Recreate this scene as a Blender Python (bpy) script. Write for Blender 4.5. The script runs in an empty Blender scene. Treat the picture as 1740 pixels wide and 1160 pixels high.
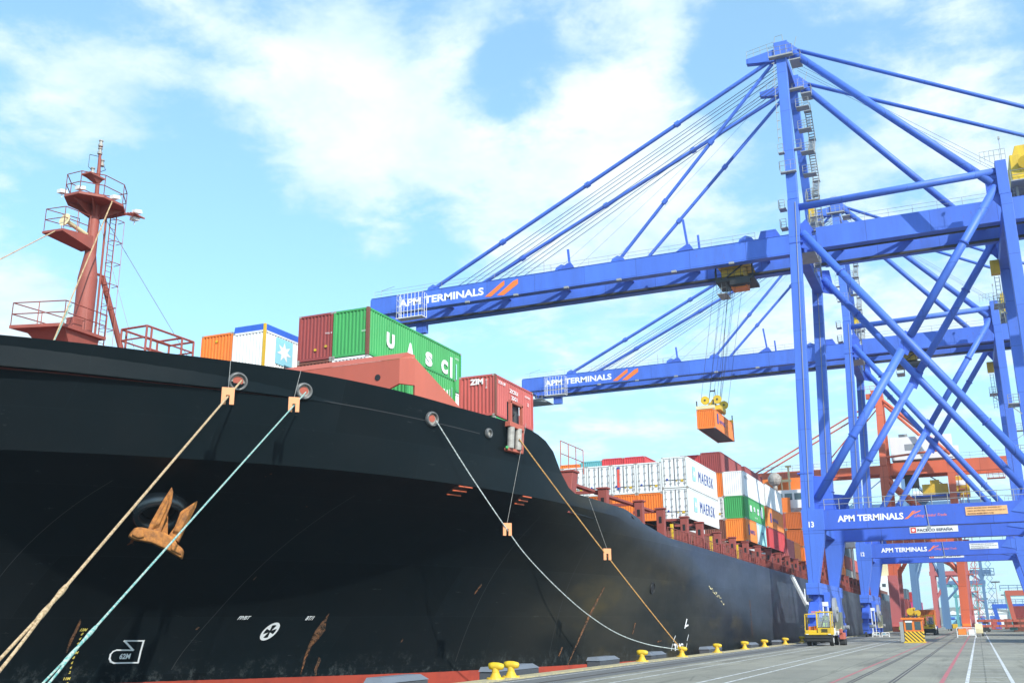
import bpy, math, random
from mathutils import Vector, Matrix
random.seed(7)
SC = bpy.context.scene
COL = SC.collection
V = Vector

# ------------------------------------------------------------------ materials
def newmat(name):
    m = bpy.data.materials.new(name); m.use_nodes = True
    return m, m.node_tree.nodes, m.node_tree.links, m.node_tree.nodes['Principled BSDF']

def paint(name, col, rough=.45, dirt=.25, dirt_col=None, scale=1.2, streak=True, metal=0.0, bump=0.0, spec=.5, rust=0.0, seams=0.0):
    """painted steel with streaky grime, rust runs and plate joints"""
    m, n, l, b = newmat(name)
    tc = n.new('ShaderNodeTexCoord')
    def nz_(sx, sz, det=7, rg=.65, off=0):
        mp = n.new('ShaderNodeMapping'); mp.inputs['Scale'].default_value = (sx, sx, sz); mp.inputs['Location'].default_value = (off, off*.7, off*.3)
        no = n.new('ShaderNodeTexNoise'); no.inputs['Scale'].default_value = 1.0; no.inputs['Detail'].default_value = det; no.inputs['Roughness'].default_value = rg
        l.new(tc.outputs['Object'], mp.inputs['Vector']); l.new(mp.outputs[0], no.inputs['Vector']); return no.outputs['Fac']
    def mix_(f, a, c, mode='MIX'):
        x = n.new('ShaderNodeMix'); x.data_type = 'RGBA'; x.blend_type = mode
        for s_, v in ((x.inputs[0], f), (x.inputs[6], a), (x.inputs[7], c)):
            if isinstance(v, (tuple, float, int)): s_.default_value = v
            else: l.new(v, s_)
        return x.outputs[2]
    no = nz_(scale, scale*(.22 if streak else 1))
    r = n.new('ShaderNodeValToRGB'); r.color_ramp.elements[0].position = .35; r.color_ramp.elements[1].position = .75
    dc = dirt_col or tuple(c*.45+.01 for c in col)
    r.color_ramp.elements[0].color = (*col, 1)
    r.color_ramp.elements[1].color = tuple(col[i]*(1-dirt)+dc[i]*dirt for i in range(3))+(1,)
    l.new(no, r.inputs['Fac']); out = r.outputs[0]
    if seams:
        sp = n.new('ShaderNodeSeparateXYZ'); l.new(tc.outputs['Object'], sp.inputs[0])
        a = n.new('ShaderNodeMath'); a.operation = 'ADD'; l.new(sp.outputs[0], a.inputs[0]); l.new(sp.outputs[1], a.inputs[1])
        cb = n.new('ShaderNodeCombineXYZ'); l.new(a.outputs[0], cb.inputs[0]); l.new(sp.outputs[2], cb.inputs[1])
        br = n.new('ShaderNodeTexBrick'); br.offset = 0; br.inputs['Scale'].default_value = 1; br.inputs['Brick Width'].default_value = seams; br.inputs['Row Height'].default_value = seams*.8; br.inputs['Mortar Size'].default_value = .035
        br.inputs['Color1'].default_value = (1.06, 1.06, 1.06, 1); br.inputs['Color2'].default_value = (.88, .89, .93, 1); br.inputs['Mortar'].default_value = (.55, .55, .6, 1)
        l.new(cb.outputs[0], br.inputs['Vector']); out = mix_(.85, out, br.outputs[0], 'MULTIPLY')
    if rust:
        rr = n.new('ShaderNodeValToRGB'); rr.color_ramp.elements[0].position = .63; rr.color_ramp.elements[1].position = .71
        l.new(nz_(2.6, .55, 9, .72, 7.3), rr.inputs['Fac'])
        x = n.new('ShaderNodeMath'); x.operation = 'MULTIPLY'; l.new(rr.outputs[0], x.inputs[0]); x.inputs[1].default_value = rust
        out = mix_(x.outputs[0], out, (.17, .065, .028, 1))
    l.new(out, b.inputs['Base Color'])
    mr = n.new('ShaderNodeMapRange'); mr.inputs['To Min'].default_value = rough*.85; mr.inputs['To Max'].default_value = min(1, rough*1.25)
    l.new(no, mr.inputs['Value']); l.new(mr.outputs[0], b.inputs['Roughness'])
    b.inputs['Metallic'].default_value = metal
    b.inputs['Specular IOR Level'].default_value = spec
    if bump:
        bp = n.new('ShaderNodeBump'); bp.inputs['Strength'].default_value = bump; bp.inputs['Distance'].default_value = .05
        l.new(no, bp.inputs['Height']); l.new(bp.outputs[0], b.inputs['Normal'])
    return m

MB_ = dict(
    blue=paint('crane_blue', (.068, .175, .68), .5, .5, scale=.5, rust=.5, seams=7.0),
    blue2=paint('crane_blue_deep', (.048, .128, .60), .5, .45, scale=.5, rust=.5, seams=6.0),
    grey=paint('galvanised', (.36, .37, .36), .55, .3, metal=.2),
    dark=paint('dark_steel', (.03, .032, .035), .6, .3),
    white=paint('white_paint', (.80, .81, .80), .5, .18, (.45, .40, .30)),
    wletter=paint('white_letter', (.85, .85, .85), .5, .05),
    yellow=paint('yellow_paint', (.74, .50, .012), .5, .55, (.28, .17, .05), scale=2, rust=.7),
    yellow2=paint('machine_yellow', (.74, .47, .02), .5, .4, (.3, .17, .05)),
    orange=paint('orange_paint', (.80, .20, .02), .5, .3, (.45, .12, .05)),
    orange2=paint('orange_container', (.86, .26, .035), .5, .35, (.5, .15, .05)),
    rust=paint('rusty_iron', (.50, .20, .05), .9, .9, (.10, .055, .04), scale=5, streak=False, bump=1.0, spec=.2, rust=.6),
    deckred=paint('deck_red', (.29, .062, .05), .65, .5, (.16, .06, .045), scale=1.2, rust=.6),
    mastred=paint('mast_red', (.33, .078, .055), .6, .5, (.16, .06, .045), scale=1.5, rust=.6),
    salmon=paint('faded_red', (.45, .105, .066), .6, .3, (.26, .085, .065), scale=.9, rust=.55),
    cranered=paint('crane_red', (.66, .135, .055), .5, .4, scale=.4, rust=.4, seams=5),
    pink=paint('faded_pink', (.48, .13, .13), .6, .3, scale=.4),
    greyblue=paint('grey_blue', (.10, .20, .36), .5, .35, scale=.4),
    teal=paint('teal_paint', (.12, .36, .38), .5, .3, scale=.4),
    rubber=paint('black_rubber', (.02, .021, .022), .75, .4, (.06, .06, .06), streak=False),
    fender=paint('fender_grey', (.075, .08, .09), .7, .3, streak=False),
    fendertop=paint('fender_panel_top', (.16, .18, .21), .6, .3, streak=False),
    glass=paint('dark_glass', (.05, .08, .09), .08, .1, spec=.8),
    lglass=paint('cab_glass', (.22, .32, .34), .06, .2, spec=.9),
    black=paint('black_paint', (.012, .012, .014), .5, .2),
    ringmetal=paint('scuffed_steel', (.42, .40, .36), .5, .8, (.12, .10, .09), scale=3, streak=False, bump=.3),
    brown=paint('brown_steel', (.20, .07, .045), .7, .4),
    cream=paint('cream_paint', (.72, .62, .36), .6, .3),
    land=paint('far_land', (.16, .17, .14), .9, .5, scale=.02, streak=False),
)
M = MB_
def cpaint(key, col, dirt=.32):
    k = 'c_'+key
    if k not in M: M[k] = paint('container_'+key, col, .55, dirt+.1, scale=1.1, rust=.55 if key != 'white' else .35)
    return k
CC = dict(orange=(.84, .25, .03), dorange=(.55, .13, .02), white=(.78, .80, .78), maroon=(.30, .055, .05), red=(.55, .045, .05), brick=(.50, .10, .085),
          green=(.055, .36, .10), dgreen=(.03, .20, .05), blue=(.03, .12, .55), slate=(.10, .15, .19), brown=(.22, .07, .045), teal=(.03, .30, .22), cyan=(.38, .72, .72),
          pink=(.55, .17, .15), grey=(.30, .33, .35), lblue=(.30, .62, .78), magenta=(.62, .06, .22), yel=(.75, .55, .05))
for k, c in CC.items(): cpaint(k, c)
M['star'] = paint('star_panel_blue', (.30, .66, .78), .5, .1)
M['letterblue'] = paint('letter_blue', (.03, .06, .30), .5, .1)
M['letterblack'] = paint('letter_dark', (.02, .03, .05), .5, .1)
M['letterred'] = paint('letter_red', (.72, .08, .05), .5, .1)
M['letterorange'] = paint('letter_orange', (.95, .20, .03), .5, .1)
M['letteryellow'] = paint('letter_yellow', (.75, .58, .12), .5, .1)

def rope_mat(name, c1, c2, sc):
    m, n, l, b = newmat(name)
    tc = n.new('ShaderNodeTexCoord')
    no = n.new('ShaderNodeTexNoise'); no.inputs['Scale'].default_value = sc; no.inputs['Detail'].default_value = 4
    l.new(tc.outputs['Object'], no.inputs['Vector'])
    r = n.new('ShaderNodeValToRGB'); r.color_ramp.elements[0].position = .42; r.color_ramp.elements[1].position = .6
    r.color_ramp.elements[0].color = (*c1, 1); r.color_ramp.elements[1].color = (*c2, 1)
    l.new(no.outputs['Fac'], r.inputs['Fac']); l.new(r.outputs[0], b.inputs['Base Color'])
    b.inputs['Roughness'].default_value = .9
    bp = n.new('ShaderNodeBump'); bp.inputs['Strength'].default_value = .8; bp.inputs['Distance'].default_value = .03
    l.new(no.outputs['Fac'], bp.inputs['Height']); l.new(bp.outputs[0], b.inputs['Normal'])
    return m
M['rope_cream'] = rope_mat('rope_cream', (.55, .39, .23), (.34, .23, .12), 14)
M['rope_teal'] = rope_mat('rope_teal', (.12, .34, .31), (.42, .48, .42), 13)
M['rope_grey'] = rope_mat('rope_grey', (.50, .56, .55), (.34, .36, .34), 9)
M['rope_orange'] = rope_mat('rope_orange', (.72, .40, .13), (.5, .27, .10), 9)
M['string'] = rope_mat('string', (.30, .30, .28), (.22, .2, .18), 9)
M['tagorange'] = paint('rat_guard_orange', (.74, .30, .13), .6, .35, (.6, .3, .15))

# hull: black paint, red boot-topping below, scuffs, grime and painted-in sheen
def hull_mat():
    m, n, l, b = newmat('hull_paint')
    tc = n.new('ShaderNodeTexCoord')
    def noise(scale, xs=(1, 1, 1), det=6, rg=.6):
        mp = n.new('ShaderNodeMapping'); mp.inputs['Scale'].default_value = xs
        no = n.new('ShaderNodeTexNoise'); no.inputs['Scale'].default_value = scale; no.inputs['Detail'].default_value = det; no.inputs['Roughness'].default_value = rg
        l.new(tc.outputs['Object'], mp.inputs['Vector']); l.new(mp.outputs[0], no.inputs['Vector']); return no.outputs['Fac']
    def ramp(src, p0, p1, c0=(0, 0, 0, 1), c1=(1, 1, 1, 1)):
        r = n.new('ShaderNodeValToRGB'); r.color_ramp.elements[0].position = p0; r.color_ramp.elements[1].position = p1
        r.color_ramp.elements[0].color = c0; r.color_ramp.elements[1].color = c1
        l.new(src, r.inputs['Fac']); return r.outputs[0]
    def mix(f, a, c):
        x = n.new('ShaderNodeMix'); x.data_type = 'RGBA'
        for s, v in ((x.inputs[0], f), (x.inputs[6], a), (x.inputs[7], c)):
            if isinstance(v, (tuple, float)): s.default_value = v
            else: l.new(v, s)
        return x.outputs[2]
    def math_(op, a, b_):
        x = n.new('ShaderNodeMath'); x.operation = op
        for i, v in enumerate((a, b_)):
            if isinstance(v, (int, float)): x.inputs[i].default_value = v
            else: l.new(v, x.inputs[i])
        return x.outputs[0]
    sp = n.new('ShaderNodeSeparateXYZ'); l.new(tc.outputs['Object'], sp.inputs[0])
    z = sp.outputs[2]; yw = math_('ADD', sp.outputs[1], 60.0)     # the ship's origin lies 60 m up the quay
    base = mix(ramp(noise(.12, (1, 1, 1)), .4, .7), (.0045, .0085, .0105, 1), (.009, .0115, .013, 1))
    brown = ramp(noise(.20, (1, .35, 1.1), 4, .5), .36, .66)  # brown and olive: scuffs plus reflected sheen, tinted into the base colour
    yr = n.new('ShaderNodeMapRange'); yr.inputs['From Min'].default_value = 52; yr.inputs['From Max'].default_value = 68; l.new(yw, yr.inputs['Value'])
    y2 = n.new('ShaderNodeMapRange'); y2.inputs['From Min'].default_value = 115; y2.inputs['From Max'].default_value = 92; l.new(yw, y2.inputs['Value'])
    base = mix(math_('MULTIPLY', math_('MULTIPLY', brown, .8), math_('MULTIPLY', yr.outputs[0], y2.outputs[0])), base, (.045, .042, .033, 1))
    ol = ramp(noise(.3, (1, .4, 1.2), 4, .55), .54, .72)
    base = mix(math_('MULTIPLY', math_('MULTIPLY', ol, .6), math_('MULTIPLY', yr.outputs[0], y2.outputs[0])), base, (.085, .066, .028, 1))
    # bluish sky sheen on the upright side toward midships, painted into the base colour
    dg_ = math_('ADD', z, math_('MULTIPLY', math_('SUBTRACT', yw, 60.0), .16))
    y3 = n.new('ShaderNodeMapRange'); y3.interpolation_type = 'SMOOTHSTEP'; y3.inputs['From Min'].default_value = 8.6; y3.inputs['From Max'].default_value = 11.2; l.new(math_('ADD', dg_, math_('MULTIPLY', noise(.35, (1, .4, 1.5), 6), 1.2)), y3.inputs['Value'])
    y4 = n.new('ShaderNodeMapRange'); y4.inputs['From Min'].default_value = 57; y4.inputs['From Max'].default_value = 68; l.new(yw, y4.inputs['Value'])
    sheen_var = ramp(noise(.5, (1, .15, 1.2), 5), .1, .7, (.55, .55, .55, 1), (1, 1, 1, 1))
    base = mix(math_('MULTIPLY', math_('MULTIPLY', sheen_var, math_('MULTIPLY', y3.outputs[0], y4.outputs[0])), .8), base, (.055, .072, .096, 1))
    cb_ = n.new('ShaderNodeCombineXYZ'); l.new(sp.outputs[1], cb_.inputs[0]); l.new(z, cb_.inputs[1])
    br = n.new('ShaderNodeTexBrick'); br.offset = .5; br.inputs['Scale'].default_value = 1; br.inputs['Brick Width'].default_value = 9; br.inputs['Row Height'].default_value = 2.6; br.inputs['Mortar Size'].default_value = .012
    br.inputs['Color1'].default_value = (1.25, 1.25, 1.25, 1); br.inputs['Color2'].default_value = (.72, .72, .72, 1); br.inputs['Mortar'].default_value = (1.9, 1.9, 1.9, 1); br.inputs['Bias'].default_value = -.1
    l.new(cb_.outputs[0], br.inputs['Vector'])
    bm_ = n.new('ShaderNodeMix'); bm_.data_type = 'RGBA'; bm_.blend_type = 'MULTIPLY'; bm_.inputs[0].default_value = .7; l.new(base, bm_.inputs[6]); l.new(br.outputs[0], bm_.inputs[7]); base = bm_.outputs[2]
    # light scrapes, longer along the ship
    scr = ramp(noise(1.4, (1, .2, 2.6), 9, .8), .635, .66)
    base = mix(math_('MULTIPLY', scr, .32), base, (.10, .11, .11, 1))
    # weed and chalk just over the boot-topping
    wl = n.new('ShaderNodeMapRange'); wl.inputs['From Min'].default_value = .9; wl.inputs['From Max'].default_value = -.3; l.new(z, wl.inputs['Value'])
    wn = ramp(noise(1.6, (1, 1, .8), 9, .85), .52, .66)
    base = mix(math_('MULTIPLY', math_('MULTIPLY', wl.outputs[0], wn), .42), base, (.17, .19, .19, 1))
    # rust spots
    rs = ramp(noise(.9, (1, 1, .35), 3), .74, .77)
    base = mix(math_('MULTIPLY', rs, .6), base, (.26, .075, .02, 1))
    # weld seams of the plating: faint
    red = mix(ramp(noise(1.0, (1, 1, 1), 6), .45, .75), (.44, .075, .048, 1), (.30, .06, .045, 1))
    isred = math_('LESS_THAN', z, math_('ADD', math_('MULTIPLY', noise(1.6), .05), -.38))
    fin = mix(isred, base, red)
    l.new(fin, b.inputs['Base Color'])
    rg = n.new('ShaderNodeMapRange'); rg.inputs['To Min'].default_value = .22; rg.inputs['To Max'].default_value = .50
    l.new(noise(.5, (1, .5, 1.5), 6), rg.inputs['Value']); l.new(rg.outputs[0], b.inputs['Roughness'])
    b.inputs['Specular IOR Level'].default_value = .08
    bp = n.new('ShaderNodeBump'); bp.inputs['Strength'].default_value = .3; bp.inputs['Distance'].default_value = .08
    l.new(noise(.35, (1, 1, 1), 2), bp.inputs['Height']); l.new(bp.outputs[0], b.inputs['Normal'])
    return m
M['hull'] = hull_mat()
M['chockring'] = paint('worn_chock_rim', (.07, .075, .08), .35, .7, (.3, .29, .27), scale=3, streak=False)
M['glossyblack'] = paint('glossy_black', (.03, .032, .036), .25, .2, spec=1.0)

def rust_streak_mat():
    m, n, l, b = newmat('rust_streak')
    tc = n.new('ShaderNodeTexCoord'); no = n.new('ShaderNodeTexNoise'); no.inputs['Scale'].default_value = 3.5; no.inputs['Detail'].default_value = 6
    l.new(tc.outputs['Object'], no.inputs['Vector'])
    r = n.new('ShaderNodeValToRGB'); r.color_ramp.elements[0].position = .3; r.color_ramp.elements[1].position = .68
    r.color_ramp.elements[0].color = (.27, .11, .04, 1); r.color_ramp.elements[1].color = (.04, .03, .022, 1)
    l.new(no.outputs['Fac'], r.inputs['Fac']); l.new(r.outputs[0], b.inputs['Base Color']); b.inputs['Roughness'].default_value = .85
    n2 = n.new('ShaderNodeTexNoise'); n2.inputs['Scale'].default_value = 6; n2.inputs['Detail'].default_value = 8; n2.inputs['Roughness'].default_value = .8; l.new(tc.outputs['Object'], n2.inputs['Vector'])
    r2 = n.new('ShaderNodeValToRGB'); r2.color_ramp.elements[0].position = .38; r2.color_ramp.elements[1].position = .50; l.new(n2.outputs['Fac'], r2.inputs['Fac']); l.new(r2.outputs[0], b.inputs['Alpha'])
    return m
M['streak'] = rust_streak_mat()

def ground_mat():
    m, n, l, b = newmat('quay_concrete')
    tc = n.new('ShaderNodeTexCoord')
    def noise(scale, xs=(1, 1, 1), det=8, rg=.65):
        mp = n.new('ShaderNodeMapping'); mp.inputs['Scale'].default_value = xs
        no = n.new('ShaderNodeTexNoise'); no.inputs['Scale'].default_value = scale; no.inputs['Detail'].default_value = det; no.inputs['Roughness'].default_value = rg
        l.new(tc.outputs['Object'], mp.inputs['Vector']); l.new(mp.outputs[0], no.inputs['Vector']); return no.outputs['Fac']
    r = n.new('ShaderNodeValToRGB'); r.color_ramp.elements[0].position = .3; r.color_ramp.elements[1].position = .72
    r.color_ramp.elements[0].color = (.235, .222, .178, 1); r.color_ramp.elements[1].color = (.37, .35, .275, 1)
    l.new(noise(.22, (1, .5, 1)), r.inputs['Fac'])
    # slab joints
    br = n.new('ShaderNodeTexBrick'); br.offset = 0; br.inputs['Scale'].default_value = 1
    br.inputs['Brick Width'].default_value = 6.0; br.inputs['Row Height'].default_value = 5.0; br.inputs['Mortar Size'].default_value = .03
    br.inputs['Color1'].default_value = (1, 1, 1, 1); br.inputs['Color2'].default_value = (.80, .81, .83, 1); br.inputs['Mortar'].default_value = (.55, .55, .55, 1)
    l.new(tc.outputs['Object'], br.inputs['Vector'])
    x = n.new('ShaderNodeMix'); x.data_type = 'RGBA'; x.blend_type = 'MULTIPLY'; x.inputs[0].default_value = 1
    l.new(r.outputs[0], x.inputs[6]); l.new(br.outputs[0], x.inputs[7])
    # oil and tyre stains
    s = n.new('ShaderNodeValToRGB'); s.color_ramp.elements[0].position = .54; s.color_ramp.elements[1].position = .70
    s.color_ramp.elements[0].color = (1, 1, 1, 1); s.color_ramp.elements[1].color = (.48, .47, .45, 1)
    l.new(noise(.8, (1, .07, 1)), s.inputs['Fac'])
    y = n.new('ShaderNodeMix'); y.data_type = 'RGBA'; y.blend_type = 'MULTIPLY'; y.inputs[0].default_value = .8
    l.new(x.outputs[2], y.inputs[6]); l.new(s.outputs[0], y.inputs[7])
    # patched squares and fine cracks
    vo = n.new('ShaderNodeTexVoronoi'); vo.feature = 'DISTANCE_TO_EDGE'; vo.inputs['Scale'].default_value = .28; l.new(tc.outputs['Object'], vo.inputs['Vector'])
    c = n.new('ShaderNodeValToRGB'); c.color_ramp.elements[0].position = .004; c.color_ramp.elements[1].position = .012; c.color_ramp.elements[0].color = (.6, .6, .58, 1); l.new(vo.outputs['Distance'], c.inputs['Fac'])
    x2 = n.new('ShaderNodeMix'); x2.data_type = 'RGBA'; x2.blend_type = 'MULTIPLY'; x2.inputs[0].default_value = .6; l.new(y.outputs[2], x2.inputs[6]); l.new(c.outputs[0], x2.inputs[7])
    gr = n.new('ShaderNodeMix'); gr.data_type = 'RGBA'; gr.blend_type = 'MULTIPLY'; gr.inputs[0].default_value = .5; l.new(x2.outputs[2], gr.inputs[6])
    g2 = n.new('ShaderNodeValToRGB'); g2.color_ramp.elements[0].position = .3; g2.color_ramp.elements[1].position = .7; g2.color_ramp.elements[0].color = (.6, .6, .6, 1); g2.color_ramp.elements[1].color = (1.15, 1.15, 1.15, 1); l.new(noise(6, (1, .4, 1), 9, .8), g2.inputs['Fac']); l.new(g2.outputs[0], gr.inputs[7])
    l.new(gr.outputs[2], b.inputs['Base Color']); b.inputs['Roughness'].default_value = .88
    return m
M['ground'] = ground_mat()
def clear_glass():
    m, n, l, b = newmat('windscreen_glass'); b.inputs['Base Color'].default_value = (.75, .85, .85, 1); b.inputs['Roughness'].default_value = .03; b.inputs['Alpha'].default_value = .28; b.inputs['Specular IOR Level'].default_value = .9
    return m
M['clearglass'] = clear_glass()
def worn(name, col, wear=.5):
    m, n, l, b = newmat(name)
    tc = n.new('ShaderNodeTexCoord'); no = n.new('ShaderNodeTexNoise'); no.inputs['Scale'].default_value = 2.2; no.inputs['Detail'].default_value = 8; no.inputs['Roughness'].default_value = .75
    l.new(tc.outputs['Object'], no.inputs['Vector'])
    r = n.new('ShaderNodeValToRGB'); r.color_ramp.elements[0].position = .42; r.color_ramp.elements[1].position = .60
    r.color_ramp.elements[0].color = (*col, 1); r.color_ramp.elements[1].color = tuple(c*(1-wear)+.2*wear for c in col)+(1,)
    l.new(no.outputs['Fac'], r.inputs['Fac']); l.new(r.outputs[0], b.inputs['Base Color']); b.inputs['Roughness'].default_value = .8
    return m
M['linewhite'] = worn('worn_white_line', (.72, .72, .70), .7)
M['linered'] = worn('worn_red_line', (.50, .11, .12), .6)
M['edgeyellow'] = worn('worn_edge_strip', (.50, .42, .22), .6)
M['darkstrip'] = worn('asphalt_strip', (.13, .13, .125), .35)
M['rail'] = paint('rail_steel', (.10, .085, .07), .5, .4, metal=.5, streak=False)
def water_mat():
    m, n, l, b = newmat('harbour_water')
    b.inputs['Base Color'].default_value = (.01, .035, .04, 1); b.inputs['Roughness'].default_value = .08
    tc = n.new('ShaderNodeTexCoord'); no = n.new('ShaderNodeTexNoise'); no.inputs['Scale'].default_value = .8; no.inputs['Detail'].default_value = 5
    bp = n.new('ShaderNodeBump'); bp.inputs['Strength'].default_value = .5; bp.inputs['Distance'].default_value = .2
    l.new(tc.outputs['Object'], no.inputs['Vector']); l.new(no.outputs['Fac'], bp.inputs['Height']); l.new(bp.outputs[0], b.inputs['Normal'])
    return m
M['water'] = water_mat()
def hazard_mat():
    m, n, l, b = newmat('hazard_stripes')
    tc = n.new('ShaderNodeTexCoord'); sp = n.new('ShaderNodeSeparateXYZ'); l.new(tc.outputs['Object'], sp.inputs[0])
    a = n.new('ShaderNodeMath'); a.operation = 'ADD'; l.new(sp.outputs[0], a.inputs[0]); l.new(sp.outputs[2], a.inputs[1])
    a2 = n.new('ShaderNodeMath'); a2.operation = 'MULTIPLY'; l.new(a.outputs[0], a2.inputs[0]); a2.inputs[1].default_value = 2.6
    f = n.new('ShaderNodeMath'); f.operation = 'FRACT'; l.new(a2.outputs[0], f.inputs[0])
    g = n.new('ShaderNodeMath'); g.operation = 'GREATER_THAN'; l.new(f.outputs[0], g.inputs[0]); g.inputs[1].default_value = .55
    x = n.new('ShaderNodeMix'); x.data_type = 'RGBA'; x.inputs[6].default_value = (.82, .52, .03, 1); x.inputs[7].default_value = (.03, .025, .02, 1)
    l.new(g.outputs[0], x.inputs[0]); l.new(x.outputs[2], b.inputs['Base Color']); b.inputs['Roughness'].default_value = .55
    return m
M['hazard'] = hazard_mat()

# ------------------------------------------------------------------ objects
def world_loc(o):
    v = V((0, 0, 0))
    while o is not None: v += o.location; o = o.parent
    return v
def setp(o, label=None, cat=None, group=None, kind=None):
    if label: o['label'] = label
    if cat: o['category'] = cat
    if group: o['group'] = group
    if kind: o['kind'] = kind
    return o
def thing(name, loc, label, cat, group=None):
    o = bpy.data.objects.new(name, None); o.location = loc; o.empty_display_size = .5; COL.objects.link(o)
    return setp(o, label, cat, group)
def copy_tree(o, parent=None, skip=()):
    c = o.copy(); COL.objects.link(c); c.parent = parent
    for ch in list(o.children):
        if ch.name.split('.')[0] in skip: continue
        copy_tree(ch, c)
    return c

class MB:
    def __init__(s): s.v = []; s.f = []; s.m = []; s.cur = 0
    def poly(s, pts, faces=None):
        b = len(s.v); s.v += [tuple(p) for p in pts]
        for f in (faces or [range(len(pts))]): s.f.append([b+i for i in f]); s.m.append(s.cur)
        return s
    def hexa(s, p):   # 8 points: bottom 4 ccw, top 4
        return s.poly(p, [(3, 2, 1, 0), (4, 5, 6, 7), (0, 1, 5, 4), (1, 2, 6, 5), (2, 3, 7, 6), (3, 0, 4, 7)])
    def box(s, x0, x1, y0, y1, z0, z1):
        return s.hexa([(x0, y0, z0), (x1, y0, z0), (x1, y1, z0), (x0, y1, z0), (x0, y0, z1), (x1, y0, z1), (x1, y1, z1), (x0, y1, z1)])
    def bar(s, p0, p1, w, h=None, up=(0, 0, 1), w1=None, h1=None):
        h = h or w; w1 = w1 or w; h1 = h1 or h
        p0 = V(p0); p1 = V(p1); d = (p1-p0).normalized(); up = V(up)
        if abs(d.dot(up)) > .98: up = V((0, 1, 0))
        a = d.cross(up).normalized(); c = a.cross(d).normalized()
        q = []
        for p, ww, hh in ((p0, w, h), (p1, w1, h1)):
            q += [p-a*ww/2-c*hh/2, p+a*ww/2-c*hh/2, p+a*ww/2+c*hh/2, p-a*ww/2+c*hh/2]
        return s.hexa(q)
    def tube(s, p0, p1, r, r1=None, n=10, cap=True):
        r1 = r if r1 is None else r1
        p0 = V(p0); p1 = V(p1); d = (p1-p0)
        if d.length < 1e-6: return s
        d.normalize(); up = V((0, 0, 1)) if abs(d.z) < .9 else V((1, 0, 0))
        a = d.cross(up).normalized(); c = a.cross(d)
        pts = []
        for p, rr in ((p0, r), (p1, r1)):
            for i in range(n):
                t = 2*math.pi*i/n; pts.append(p+a*rr*math.cos(t)+c*rr*math.sin(t))
        fs = [(i, (i+1) % n, n+(i+1) % n, n+i) for i in range(n)]
        if cap: fs += [tuple(range(n-1, -1, -1)), tuple(range(n, 2*n))]
        return s.poly(pts, fs)
    def path(s, pts, r, n=6, cap=False):
        for a, b in zip(pts, pts[1:]): s.tube(a, b, r, n=n, cap=cap)
        return s
    def sweep(s, pts, rad, n=8):
        pts = [V(p) for p in pts]; rings = []
        for i, p in enumerate(pts):
            d = (pts[min(i+1, len(pts)-1)]-pts[max(i-1, 0)]).normalized()
            up = V((0, 0, 1)) if abs(d.z) < .95 else V((1, 0, 0))
            a = d.cross(up).normalized(); c = a.cross(d)
            r = rad(i) if callable(rad) else rad
            rings.append([p+a*r*math.cos(2*math.pi*k/n)+c*r*math.sin(2*math.pi*k/n) for k in range(n)])
        b = [q for rr in rings for q in rr]
        fs = [(i*n+k, i*n+(k+1) % n, (i+1)*n+(k+1) % n, (i+1)*n+k) for i in range(len(pts)-1) for k in range(n)]
        return s.poly(b, fs)
    def rail(s, pts, h=1.1, step=2.0, r=.03, mids=1):
        """handrail with posts along a polyline of floor points"""
        pts = [V(p) for p in pts]
        for a, b in zip(pts, pts[1:]):
            for k in range(mids+1):
                o = V((0, 0, h*(k+1)/(mids+1))); s.tube(a+o, b+o, r, n=4, cap=False)
            m = max(1, int((b-a).length/step))
            for i in range(m+1):
                p = a.lerp(b, i/m); s.tube(p, p+V((0, 0, h)), r, n=4, cap=False)
        return s
    def prism(s, prof, axis, a, b):
        """2-D profile extruded along axis 0/1/2 between a and b"""
        def P(u, v, w): return [(w, u, v), (u, w, v), (u, v, w)][axis]
        n = len(prof); pts = [P(u, v, a) for u, v in prof]+[P(u, v, b) for u, v in prof]
        return s.poly(pts, [tuple(range(n-1, -1, -1)), tuple(range(n, 2*n))]+[(i, (i+1) % n, n+(i+1) % n, n+i) for i in range(n)])
    def build(s, name, mats, parent=None, smooth=False, bevel=0, autosmooth=None):
        off = world_loc(parent) if parent is not None else V((0, 0, 0))
        me = bpy.data.meshes.new(name)
        me.from_pydata([(x-off.x, y-off.y, z-off.z) for x, y, z in s.v], [], s.f)
        if not isinstance(mats, (list, tuple)): mats = [mats]
        for m in mats: me.materials.append(M[m] if isinstance(m, str) else m)
        for p, i in zip(me.polygons, s.m): p.material_index = i; p.use_smooth = smooth
        me.validate(); me.update()
        import bmesh
        bm = bmesh.new(); bm.from_mesh(me); bmesh.ops.recalc_face_normals(bm, faces=bm.faces); bm.to_mesh(me); bm.free()
        o = bpy.data.objects.new(name, me); COL.objects.link(o)
        if parent is not None: o.parent = parent
        if bevel:
            b = o.modifiers.new('bevel', 'BEVEL'); b.width = bevel; b.segments = 2; b.limit_method = 'ANGLE'
        if autosmooth:
            for p in me.polygons: p.use_smooth = True
            try: me.set_sharp_from_angle(angle=math.radians(autosmooth))
            except Exception: pass
        return o
    def top(s, name, mats, origin, label, cat, group=None, **k):
        """a thing that is one mesh, its origin moved to the given point"""
        s.v = [(x-origin[0], y-origin[1], z-origin[2]) for x, y, z in s.v]
        o = s.build(name, mats, **k); o.location = origin
        return setp(o, label, cat, group)

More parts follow.
